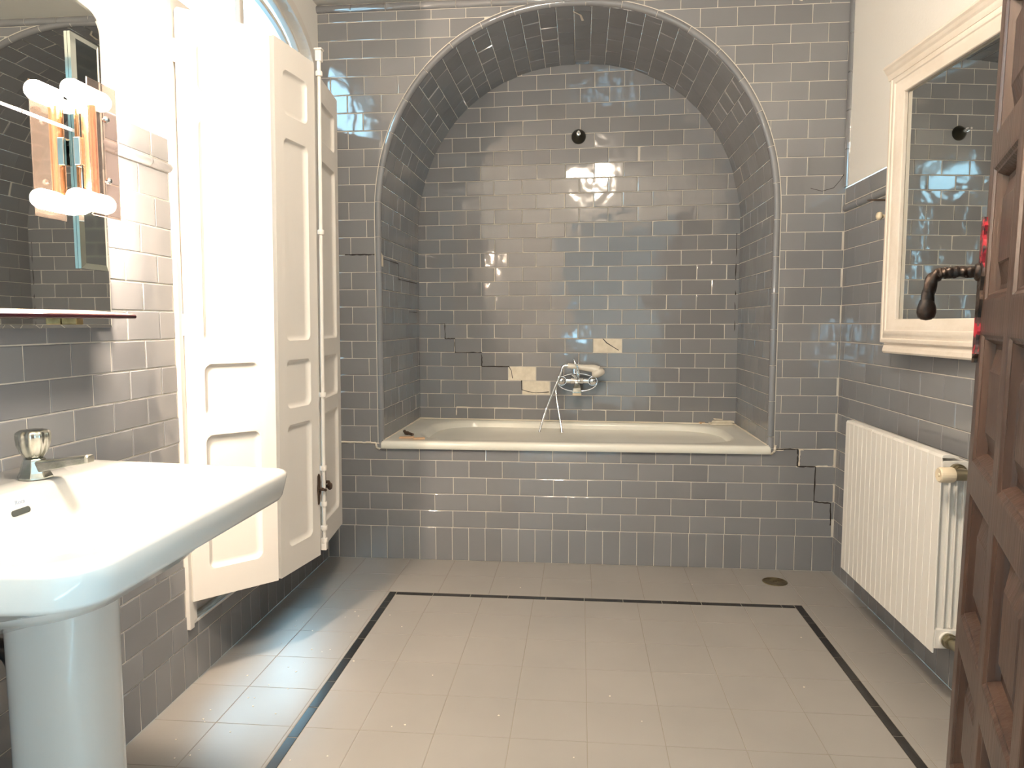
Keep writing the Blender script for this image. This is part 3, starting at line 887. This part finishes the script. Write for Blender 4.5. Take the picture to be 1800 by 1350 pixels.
loft(bm, [A, B]); o = obj('overflow_slot', bm, 'dark', basin); o['label'] = 'dark overflow slot'
tc = bpy.data.curves.new('t', 'FONT'); tc.body = 'Roca'; tc.size = .011; tc.align_x = 'CENTER'; tc.extrude = .0003
to = bpy.data.objects.new('t', tc); scene.collection.objects.link(to)
dg = bpy.context.evaluated_depsgraph_get(); me = bpy.data.meshes.new_from_object(to.evaluated_get(dg)); bpy.data.objects.remove(to)
lg = bpy.data.objects.new('logo', me); scene.collection.objects.link(lg); me.materials.clear(); me.materials.append(M['logo'])
lg.matrix_world = Matrix.Translation(V((-1.9475, -1.965, .741))) @ Matrix(((0, 0, 1, 0), (1, 0, 0, 0), (0, 1, 0, 0), (0, 0, 0, 1))) @ Matrix.Rotation(math.radians(-8), 4, 'X')
lg.parent = basin; lg.matrix_parent_inverse = basin.matrix_world.inverted(); lg['label'] = 'faint blue grey maker mark'
# tap
tap = tag(empty('basin_tap', (-1.995, -1.868, .766)), 'tarnished chrome tap with a fluted knob on the washbasin', 'tap')
tx, ty, tz = -1.995, -1.868, .765
bm = BM()
rings = []
for z, a in ((0, .030), (.004, .030), (.012, .026), (.034, .020), (.038, .0185)):
    rings.append([bm.verts.new((tx+a*math.cos(2*PI*k/8+PI/8), ty+a*math.sin(2*PI*k/8+PI/8), tz+z)) for k in range(8)])
loft(bm, rings)
rings = []
for sx, zl_, zh, wy in ((.0, .010, .034, .016), (.03, .016, .036, .014), (.07, .024, .041, .012), (.108, .031, .046, .011), (.113, .031, .045, .010)):
    rings.append([bm.verts.new((tx+sx, ty+b, tz+c)) for b, c in ((-wy, zl_), (wy, zl_), (wy, zh-.003), (wy-.003, zh), (-wy+.003, zh), (-wy, zh-.003))])
loft(bm, rings); obj('tap_body', bm, 'dull_chrome', tap, bevel=.0015)
bm = BM(); lathe(bm, [(.010, .036), (.015, .040), (.022, .050), (.0265, .064), (.028, .078), (.0275, .086), (.024, .090), (.020, .0915), (0, .092)], (tx, ty, tz), (0, 0, 1), 64, 0, .05, 10)
obj('tap_knob', bm, 'dull_chrome', tap, True, auto=50)
# dark waste hose behind the pedestal
bm = BM(); tube(bm, smoothpath([(-2.095, -1.885, .44), (-2.06, -1.872, .42), (-2.045, -1.862, .33), (-2.035, -1.845, .2), (-2.03, -1.835, .08), (-2.03, -1.833, .0)], 6), .019, 14)
tag(obj('waste_hose', bm, 'black', None, True), 'black waste hose behind the basin pedestal', 'hose')

# ---------------------------------------------------------------- wall mirror, shelf and lamp on the left wall
def slab_x(bm, outline, x0, x1, mi=0, bevel=0):     # outline in (y,z); extruded along x, front at x1
    A = [bm.verts.new((x0, y, z)) for y, z in outline]; B = [bm.verts.new((x1-bevel, y, z)) for y, z in outline]
    rings = [A, B]
    if bevel:
        cy = sum(p[0] for p in outline)/len(outline); cz = sum(p[1] for p in outline)/len(outline)
        rings.append([bm.verts.new((x1, y-math.copysign(min(abs(y-cy), bevel*3), y-cy), z-math.copysign(min(abs(z-cz), bevel*3), z-cz))) for y, z in outline])
    loft(bm, rings, True, mi)
mir = tag(empty('wall_mirror', (-2.10, -1.95, 1.045)), 'frameless mirror with a rounded top corner behind the lit lamp', 'mirror')
ol = [(-2.56, 1.045), (-1.476, 1.045), (-1.470, 1.70)]
for k in range(9):
    th = PI/2*k/8; ol.append((-1.515+.045*math.cos(th), 1.722+.045*math.sin(th)))
ol += [(-1.75, 1.79), (-2.28, 1.79)] + [(-2.515-.045*math.sin(PI/2*k/8), 1.722+.045*math.cos(PI/2*k/8)) for k in range(9)]
bm = BM(); slab_x(bm, ol, -2.0975, -2.091, 0, .0022); obj('mirror_glass', bm, 'mirror', mir)
bm = BM()
for y in (-2.2, -1.62):
    bm = BM(); box(bm, (-2.103, y-.02, 1.2), (-2.0972, y+.02, 1.6)); obj('mirror_mount', bm, 'black', mir)

shelf = tag(empty('glass_shelf', (-2.09, -1.98, 1.07)), 'glass shelf with a dark front edge under the wall mirror', 'shelf')
def TS(x, y, z): # tilted shelf: front edge lower
    return V((x, y, 1.075 - .095*(x+2.09)*1.0 + z))
bm = BM(); out = []
for k in range(7):
    th = PI/2*k/6; out.append((-2.0+.012*math.sin(th)-.0, -1.557+.012*math.cos(th)))
out = [(-2.089, -1.545)] + out + [(-1.988, -2.48), (-2.089, -2.48)]
A = [bm.verts.new(TS(x, y, 0)) for x, y in out]; B = [bm.verts.new(TS(x, y, .009)) for x, y in out]; loft(bm, [A, B]); obj('shelf_pane', bm, 'shelf_glass', shelf)
bm = BM(); tube(bm, [TS(-1.987, -2.49, .0045), TS(-1.987, -1.552, .0045)], .0052, 12); o = obj('shelf_edge', bm, 'dark_glass', shelf, True, auto=50); o['label'] = 'dark rounded front edge'
for y in (-1.64, -2.38):
    bm = BM(); box(bm, (-2.0905, y-.011, 1.052), (-2.055, y+.011, 1.0715)); obj('shelf_bracket', bm, 'brass', shelf, bevel=.002)
lamp = tag(empty('wall_lamp', (-2.09, -1.55, 1.43)), 'lit wall lamp with two glowing bulbs in front of the rounded mirror', 'lamp')
bm = BM(); box(bm, (-2.0265, -1.625, 1.288), (-2.0235, -1.528, 1.578)); obj('glass_plate', bm, 'amber', lamp, bevel=.001)['label'] = 'rose amber glass plate'
bm = BM(); slab_x(bm, [(-1.587, 1.177), (-1.493, 1.177), (-1.493, 1.688), (-1.587, 1.688)], -2.0905, -2.080, 0, .0040); obj('mirror_strip', bm, 'mirror_edge', lamp)['label'] = 'tall bevelled mirror strip'
bm = BM(); box(bm, (-2.080, -1.60, 1.40), (-2.064, -1.566, 1.46)); obj('back_plate', bm, 'chrome', lamp, bevel=.002)
bm = BM(); tube(bm, [(-2.053, -1.583, 1.336), (-2.053, -1.583, 1.530)], .0145, 20); obj('copper_tube', bm, 'copper', lamp, True, auto=50)
for z in (1.548, 1.322):
    bm = BM(); box(bm, (-2.080, -1.596, z-.006), (-2.071, -1.572, z+.006)); sk = obj('bulb_socket', bm, 'chrome', lamp, bevel=.001)
    bm = BM(); tube(bm, [(-2.050, -1.655, z), (-2.050, -1.648, z), (-2.050, -1.638, z), (-2.050, -1.542, z), (-2.050, -1.532, z), (-2.050, -1.525, z)], [.010, .018, .0215, .0215, .018, .009], 24)
    obj('lamp_bulb', bm, 'bulb', sk, True)['label'] = 'glowing tubular bulb'
bm = BM(); lathe(bm, [(.004, -.002), (.004, .006), (.012, .006), (.0145, .009), (.0125, .012), (.009, .013), (.009, .017), (.0105, .018), (.010, .022), (0, .023)], (-2.079, -1.578, 1.426), (1, 0, 0), 24); obj('centre_knob', bm, 'chrome', lamp, True, auto=40)
for z in (1.500, 1.368):
    bm = BM(); lathe(bm, [(.003, 0), (.003, .004), (.0065, .004), (.0075, .009), (.0045, .013), (0, .014)], (-2.0235, -1.577, z), (1, 0, 0), 14); obj('screw_cap', bm, 'chrome', lamp, True, auto=40)

# ---------------------------------------------------------------- bathtub
tub = tag(empty('bathtub', (AX, .34, .2)), 'cream enamelled bathtub set in the arched niche', 'bathtub')
def rrect(x0, x1, y0, y1, rad, z, nc=10):
    pts = []
    for cx, cy, st in ((x1-rad, y1-rad, 0), (x0+rad, y1-rad, PI/2), (x0+rad, y0+rad, PI), (x1-rad, y0+rad, 1.5*PI)):
        for k in range(nc):
            th = st + PI/2*k/(nc-1); pts.append(V((cx+rad*math.cos(th), cy+rad*math.sin(th), z)))
    return pts
bm = BM(); xa, xb = AX-AA+.022, AX+AA-.022
sp = [(xa-.012, xb+.012, -.018, .694, .004, .502), (xa-.012, xb+.012, -.022, .694, .006, .508), (xa-.012, xb+.012, -.022, .694, .008, .526), (xa-.008, xb+.008, -.016, .694, .008, .534), (xa, xb, -.004, .692, .008, .536),
      (xa+.10, xb-.09, .050, .672, .20, .535), (xa+.112, xb-.098, .058, .666, .21, .531), (xa+.125, xb-.104, .066, .662, .21, .520), (xa+.20, xb-.125, .085, .650, .21, .40), (xa+.30, xb-.15, .11, .60, .20, .25), (xa+.38, xb-.19, .15, .56, .16, .17), (xa+.5, xb-.3, .25, .46, .08, .155)]
rings = [[bm.verts.new((p.x, p.y*ND(p.x)/D, p.z)) for p in rrect(*s)] for s in sp]; loft(bm, rings); obj('tub_shell', bm, 'enamel', tub, True, auto=50)
bm = BM()
def bead(P, wv=.0045):
    Q = [];
    for a, b in zip(P[:-1], P[1:]):
        for k in range(14): Q.append(V(a).lerp(V(b), k/14) + V((random.uniform(-.001, .001), random.uniform(-.001, .001), random.uniform(-.0012, .0012))))
    Q.append(V(P[-1])); tube(bm, Q, [wv*random.uniform(.7, 1.3) for _ in Q], 7)
bead([(xa-.004, -.004, .535), (xa-.002, ND(xa)-.008, .538), (xb-.002, ND(xb)-.008, .538), (xb+.004, -.004, .535)])
bead([(-2.06, -.003, .527), (-1.878, -.003, .525), (-1.872, -.004, .503), (-1.858, -.006, .498)], .0042)
bead([(xb+.014, -.006, .500), (xb+.03, -.006, .516), (xb+.032, -.004, .54)], .005)
obj('sealant', bm, 'caulk', tub, True)['label'] = 'rough white sealant line'
bm = BM(); lathe(bm, [(0, 0), (.016, 0), (.018, .004), (.010, .007), (0, .008)], (xb-.115, .20, .495), V((-1, -.1, .1)), 16); o = obj('tub_overflow', bm, 'bronze', tub, True, auto=40); o['label'] = 'small dark overflow cap'

# mixer on the niche wall
mx = tag(empty('bath_mixer', (-1.0, .69, .755)), 'chrome bath mixer with two round knobs on the niche wall', 'mixer')
bm = BM()
tube(bm, [(-1.068, .628, .757), (-.918, .628, .757)], .0155, 18)
tube(bm, [(-1.045, .628, .757), (-1.045, .698, .757)], .014, 16); tube(bm, [(-.941, .628, .757), (-.941, .698, .757)], .014, 16)
tube(bm, smoothpath([(-.993, .628, .765), (-.995, .62, .80), (-1.0, .618, .825)], 4), .010, 14)
lathe(bm, [(.016, -.034), (.0185, -.030), (.0185, .030), (.016, .034)], (-.993, .628, .757), (1, 0, 0), 8)
lathe(bm, [(0, 0), (.010, 0), (.011, .006), (.007, .009), (0, .0095)], (-.980, .612, .756), (0, -1, 0), 14)
tube(bm, smoothpath([(-.993, .620, .766), (-1.003, .606, .782), (-1.018, .600, .792)], 4), [.009, .009, .009, .0085, .0085, .008, .008, .0075, .007], 12)
obj('mixer_body', bm, 'chrome', mx, True, bevel=.001, auto=40)
for x in (-1.070, -.912):
    bm = BM(); lathe(bm, [(.010, -.012), (.016, -.010), (.021, -.002), (.022, .006), (.018, .016), (.010, .021), (0, .022)], (x, .612, .757), (0, -1, 0), 24); obj('mixer_knob', bm, 'chrome', mx, True)
    bm = BM(); tube(bm, [(x, .606, .757), (x, .634, .757)], .0235, 24); obj('knob_ring', bm, 'chrome', mx, True, auto=40)
bm = BM(); rings = []
for z, a, yf in ((.742, .012, .60), (.722, .020, .585), (.702, .023, .575), (.696, .022, .575)):
    rings.append([bm.verts.new(p) for p in ((-.992-a, yf, z), (-.992+a, yf, z), (-.992+a*.8, .645, z+.01), (-.992-a*.8, .645, z+.01))])
loft(bm, rings); obj('bath_spout', bm, 'dull_chrome', mx, bevel=.002)
bm = BM(); box(bm, (-1.014, .572, .684), (-.970, .592, .697)); obj('spout_lip', bm, 'cream_plastic', mx, bevel=.002)
bm = BM(); pts = [V((-.990+.1*math.cos(2*PI*k/48), .612, .749+.046*math.sin(2*PI*k/48))) for k in range(48)]
tube(bm, pts, .0032, 8, closed=True); obj('oval_ring', bm, 'chrome', mx, True)['label'] = 'thin oval chrome ring'
bm = BM(); tube(bm, smoothpath([(-.985, .600, .775), (-.982, .566, .800), (-.992, .562, .835), (-1.004, .566, .856), (-1.008, .57, .868)], 5), .0045, 10)
lathe(bm, [(0, -.006), (.006, -.003), (.0065, .002), (0, .007)], (-1.008, .570, .870), (0, 0, 1), 12)
for x in (-1.004, -.985): tube(bm, [(x, .604, .775), (x-.002, .612, .815), (x, .612, .85)], .0038, 8)
obj('handset_cradle', bm, 'chrome', mx, True, auto=40)
hs = tag(empty('hand_shower', (-.98, .59, .83)), 'cream hand shower resting across the bath mixer', 'hand shower')
bm = BM(); P = smoothpath([(-1.040, .590, .836), (-1.0, .590, .832), (-.95, .588, .826), (-.91, .586, .822), (-.885, .584, .812)], 6)
rd = [.0135+.012*max(0, (i/len(P)-.35))*1.5 for i in range(len(P))]; tube(bm, P, rd, 16)
lathe(bm, [(0, -.018), (.018, -.019), (.030, -.012), (.034, 0), (.031, .012), (.018, .018), (0, .018)], (-.885, .588, .800), V((.35, -.25, -.9)), 24)
obj('handset', bm, 'cream_shower', hs, True, auto=60)
bm = BM(); tube(bm, smoothpath([(-1.040, .590, .836), (-1.058, .590, .835), (-1.068, .590, .822), (-1.072, .588, .800)], 5), .009, 14); obj('hose_elbow', bm, 'chrome', hs, True, auto=50)
bm = BM(); P = smoothpath([(-1.072, .588, .806), (-1.100, .58, .735), (-1.145, .555, .62), (-1.180, .53, .50), (-1.196, .48, .36), (-1.18, .44, .23), (-1.12, .42, .185), (-1.07, .44, .24), (-1.058, .48, .36), (-1.066, .53, .50), (-1.088, .575, .62), (-1.100, .60, .70), (-1.094, .615, .745), (-1.075, .626, .752)], 22)
tube(bm, P, [.0058+(.0006 if i % 2 else -.0006) for i in range(len(P))], 9); obj('shower_hose', bm, 'chrome', hs, True, auto=80)['label'] = 'long ribbed chrome hose'
so = tag(empty('shower_outlet', (-.99, .70, 2.0)), 'dark bronze shower outlet high on the niche wall', 'shower outlet')
bm = BM(); lathe(bm, [(.036, .002), (.037, .006), (.033, .014), (.024, .028), (.014, .042), (.010, .046), (0, .046)], (-.992, .70, 2.001), (0, -1, 0), 32); obj('outlet_rose', bm, 'bronze', so, True, auto=50)
bm = BM(); tube(bm, [(-.992, .655, 2.001), (-.992, .62, 2.001)], .0075, 14); tube(bm, [(-.992, .642, 2.001), (-.992, .630, 2.001)], .011, 6); tube(bm, [(-.992, .621, 2.001), (-.992, .600, 2.002)], .0055, 14); obj('outlet_pipe', bm, 'chrome', so, True, auto=40)

# loose rubble on the bath rim
def shard(loc, sx, sy, sz, rot, m, label, name='tile_fragment', cat='tile fragment', tilt=0):
    bm = BM(); rnd = random.Random(hash((round(sx*1000), round(sy*1000))) & 255)
    out = [(-.5, -.5), (.1, -.46), (.5, -.4), (.44, .1), (.5, .5), (-.1, .44), (-.46, .5), (-.5, 0)]
    out = [(a+rnd.uniform(-.06, .06), b+rnd.uniform(-.06, .06)) for a, b in out]
    mt = Matrix.Translation(V(loc)) @ Matrix.Rotation(rot, 4, 'Z') @ Matrix.Rotation(tilt, 4, 'Y')
    A = [bm.verts.new(mt @ V((a*sx, b*sy, 0))) for a, b in out]; B = [bm.verts.new(mt @ V((a*sx*.96, b*sy*.96, sz))) for a, b in out]
    loft(bm, [A, B]); o = obj(name, bm, m, None, bevel=.0006)
    return tag(o, label, cat, 'broken tile bits on the bath rim')
shard((-.262, .640, .537), .120, .060, .009, .05, 'bisque', 'lowest long cream tile piece on the right bath corner')
shard((-.250, .655, .547), .105, .055, .009, -.06, 'bisque', 'cream tile piece lying on top of the lowest one')
shard((-.345, .672, .537), .05, .030, .008, .4, 'peach', 'tan wedge of tile left of the right-hand stack')
shard((-.268, .662, .557), .055, .03, .007, .5, 'caulk', 'whitish curled mortar piece crowning the right-hand stack', 'mortar_fragment', 'mortar fragment', .1)
shard((-1.755, .065, .537), .065, .03, .006, .1, 'peach', 'peach tile chip nearest the left front bath corner')
shard((-1.690, .040, .537), .055, .028, .007, .25, 'peach', 'peach tile chip further right on the front bath rim')
bm = BM(); tube(bm, smoothpath([(-1.790, .165, .556), (-1.782, .16, .547), (-1.765, .155, .545), (-1.742, .145, .540)], 5), [.007]*5+[.009]*5+[.0065]*6, 7)
tag(obj('rusty_scrap', bm, 'rust', None, False), 'dark rusty scrap on the left end of the bath rim', 'scrap')

# ---------------------------------------------------------------- framed mirror on the right wall
fm = tag(empty('framed_mirror', (XR, -.9, .90)), 'mirror in a thick cream wooden frame on the right wall', 'mirror')
FY0, FY1, FZ0, FZ1 = -1.32, -.588, .988, 1.856       # outer
def off(y): return .045*(y-FY0)/(FY1-FY0)              # the mirror hangs a little askew, its far side further off the wall
def fp(h, y, z): return (XR - h - (off(y) if h > .002 else 0), y, z)
def ring_frame(bm, prof, mi=0):
    rings = []
    for ins, h in prof:
        ins *= .80; h = h*.65 if h > .002 else h
        rings.append([bm.verts.new(fp(h, y, z)) for y, z in ((FY1-ins, FZ0+ins), (FY1-ins, FZ1-ins), (FY0+ins, FZ1-ins), (FY0+ins, FZ0+ins))])
    loft(bm, rings, False, mi)
bm = BM(); ring_frame(bm, [(0, .001), (0, .044), (.003, .048), (.010, .050), (.016, .049), (.019, .045), (.026, .046), (.034, .052), (.042, .055), (.050, .054), (.054, .049), (.064, .048), (.072, .044), (.084, .037), (.094, .034), (.097, .030), (.097, .014)])
obj('frame', bm, 'frame_paint', fm, True, auto=32)
bm = BM(); rings = []
for h in (.0035, .0085):
    rings.append([bm.verts.new(fp(h, y, z)) for y, z in ((FY1-.06, FZ0+.06), (FY1-.06, FZ1-.06), (FY0+.06, FZ1-.06), (FY0+.06, FZ0+.06))])
loft(bm, rings); obj('mirror_glass', bm, 'mirror', fm)
bm = BM()   # crown moulding
rings = []
for y in (FY0-.01, FY1+.005):
    rings.append([bm.verts.new(fp(h, y, z)) for h, z in ((.0021, FZ1-.022), (.033, FZ1-.022), (.036, FZ1-.014), (.038, FZ1-.006), (.043, FZ1), (.047, FZ1+.008), (.052, FZ1+.014), (.052, FZ1+.020), (.047, FZ1+.024), (.0021, FZ1+.024))])
loft(bm, rings); obj('crown_moulding', bm, 'frame_paint', fm, bevel=.001)
bm = BM()   # lower step
rings = []
for y in (FY0, FY1-.008):
    rings.append([bm.verts.new(fp(h, y, z)) for h, z in ((.0021, FZ0+.002), (.022, FZ0+.002), (.020, FZ0-.005), (.024, FZ0-.016), (.026, FZ0-.028), (.022, FZ0-.034), (.0021, FZ0-.034))])
loft(bm, rings); obj('lower_step', bm, 'frame_paint', fm, bevel=.001)
# wall knob and spike beside the frame
wk = tag(empty('porcelain_knob', (XR, -.546, 1.410)), 'small cream knob on the tiles beside the framed mirror', 'hook')
bm = BM(); lathe(bm, [(.006, 0), (.006, .03), (.0045, .062), (.0065, .070)], (XR, -.546, 1.410), (-1, 0, 0), 16)
lathe(bm, [(.0065, .068), (.0125, .071), (.0145, .077), (.012, .083), (.006, .086), (0, .087)], (XR, -.546, 1.410), (-1, 0, 0), 20); obj('knob', bm, 'cream_plastic', wk, True, auto=50)
bm = BM(); tube(bm, [(XR, -.53, 1.464), (XR-.03, -.527, 1.466), (XR-.07, -.520, 1.467), (XR-.105, -.512, 1.468)], [.0045, .004, .0038, .0018], 8)
tag(obj('wall_spike', bm, 'rust', None, True), 'rusty spike sticking out above the small cream knob', 'spike')

# ---------------------------------------------------------------- radiator
RY0, EP, NE = -.440, .0775, 9
rad = tag(empty('radiator', (XR-.07, RY0-EP*NE/2, .17)), 'white ribbed radiator on the right wall below the framed mirror', 'radiator')
fx = -.026
bm = BM()
def rbox(bm, a, b): box(bm, a, b)
w_ = EP-.0026
rbox(bm, (fx, -w_, .166), (fx+.004, -w_/2-.0009, .700)); rbox(bm, (fx, -w_/2+.0009, .166), (fx+.004, 0, .700)); rbox(bm, (fx+.0012, -w_/2-.002, .167), (fx+.004, -w_/2+.002, .699))
rbox(bm, (fx+.004, -w_+.010, .21), (.0545, -w_+.014, .655))
rbox(bm, (fx+.004, -w_/2-.012, .19), (.052, -w_/2+.012, .68))
for fx2 in (.0, .018, .036):
    rbox(bm, (fx2-.0016, -w_, .235), (fx2+.0016, 0, .640))
rbox(bm, (.0545, -w_, .250), (.0580, 0, .628))
for z0, z1 in ((.180, .232), (.640, .690)):
    rings = []
    for y in (-EP, 0):
        rings.append([bm.verts.new((x, y, z)) for x, z in ((fx+.004, z0), (.040, z0), (.050, (z0+z1)/2-.01), (.044, z1), (fx+.004, z1))])
    loft(bm, rings)
rings = []
for y in (-w_, 0):
    rings.append([bm.verts.new((x, y, z)) for x, z in ((fx, .698), (fx+.004, .706), (fx+.020, .708), (fx+.045, .702), (fx+.045, .698))])
loft(bm, rings)
e0 = obj('element', bm, 'white_metal', rad, bevel=.0012); e0.matrix_parent_inverse = Matrix(); e0.location = V((0, RY0, 0)) - V(rad.location)
e0.location = V((-rad.location.x, RY0-rad.location.y, -rad.location.z))
for i in range(1, NE):
    c = e0.copy(); scene.collection.objects.link(c); c.parent = rad; c.matrix_parent_inverse = Matrix()
    c.location = e0.location - V((0, EP*i, 0))
YE = RY0-EP*NE
bm = BM(); tube(bm, [(.012, YE, .664), (.012, YE-.012, .664)], .021, 20); tube(bm, [(.012, YE-.012, .664), (.012, YE-.022, .664)], .0185, 6); tube(bm, [(.012, YE-.022, .664), (.012, YE-.055, .664)], .014, 16)
tube(bm, [(-.018, YE-.050, .664), (.040, YE-.050, .664)], .0145, 16); tube(bm, [(.040, YE-.050, .664), (.052, YE-.050, .664)], .0165, 6)
vb = obj('valve', bm, 'steel_nut', rad, True, auto=40)
bm = BM(); lathe(bm, [(0, 0), (.004, .0005), (.005, .003), (.017, .001), (.0195, .004), (.0200, .034), (.0180, .038), (0, .039)], (-.058, YE-.050, .664), (1, 0, 0), 60, 0, .018, 20); obj('valve_knob', bm, 'cream_plastic', vb, True, auto=50)['label'] = 'cream ribbed valve knob'
bm = BM(); tube(bm, [(.052, YE-.050, .664), (XR, YE-.050, .664)], .0085, 14); obj('pipe', bm, 'white_metal', vb, True, auto=40)
bm = BM(); tube(bm, [(.010, YE, .206), (.010, YE-.008, .206)], .022, 20); a1 = obj('end_cap', bm, 'white_metal', rad, True, auto=40)
bm = BM(); tube(bm, [(.010, YE-.008, .206), (.010, YE-.014, .206)], .0205, 20); tube(bm, [(.010, YE-.014, .206), (.010, YE-.026, .206)], .019, 6)
tube(bm, smoothpath([(.010, YE-.026, .206), (.011, YE-.046, .205), (.018, YE-.056, .204), (.034, YE-.060, .204)], 5), .0125, 16); tube(bm, [(.030, YE-.060, .204), (.042, YE-.060, .204)], .0145, 6)
v2 = obj('lockshield_valve', bm, 'steel_nut', rad, True, auto=40)
bm = BM(); tube(bm, [(.042, YE-.060, .204), (XR, YE-.060, .204)], .0085, 14); obj('pipe', bm, 'white_metal', v2, True, auto=40)
for y in (RY0-.12, YE+.12):
    bm = BM(); box(bm, (.0585, y-.012, .60), (XR, y+.012, .625)); obj('wall_bracket', bm, 'white_metal', rad)

# ---------------------------------------------------------------- floor drain and paint flakes
fd = tag(empty('floor_drain', (-.180, -.150, 0)), 'round brass drain cover set in the floor by the back wall', 'drain')
bm = BM(); lathe(bm, [(0, 0), (.049, 0), (.049, .0022), (.045, .0030), (.043, .0024), (.012, .0024), (.008, .0018), (0, .0018)], (-.180, -.150, .0006), (0, 0, 1), 40); obj('drain_cover', bm, 'brass', fd, True, auto=20)
bm = BM(); box(bm, (-.188, -.1515, .0018), (-.172, -.1485, .0034)); obj('drain_slot', bm, 'rust', fd)
bm = BM(); rnd = random.Random(3)
for k in range(56):
    if k < 42: x, y = -2.0+abs(rnd.gauss(0, .26)), rnd.uniform(-1.75, -.55)
    else: x, y = rnd.uniform(-1.6, .05), rnd.uniform(-1.7, -.05)
    if not (XL+.03 < x < XR-.03) or (abs(x+1.885) < .13 and y < -1.78): continue
    rr = rnd.uniform(.0012, .0034)*(1.5 if rnd.random() < .12 else 1); a0 = rnd.random()*6
    A = [bm.verts.new((x+rr*rnd.uniform(.6, 1.3)*math.cos(a0+q*PI/2.5), y+rr*rnd.uniform(.6, 1.3)*math.sin(a0+q*PI/2.5), .0008)) for q in range(5)]
    B = [bm.verts.new((v.co.x, v.co.y, .0018)) for v in A]; loft(bm, [A, B])
tag(obj('paint_flakes', bm, 'caulk'), 'tiny white paint flakes scattered on the floor tiles', 'flakes', None, 'stuff')
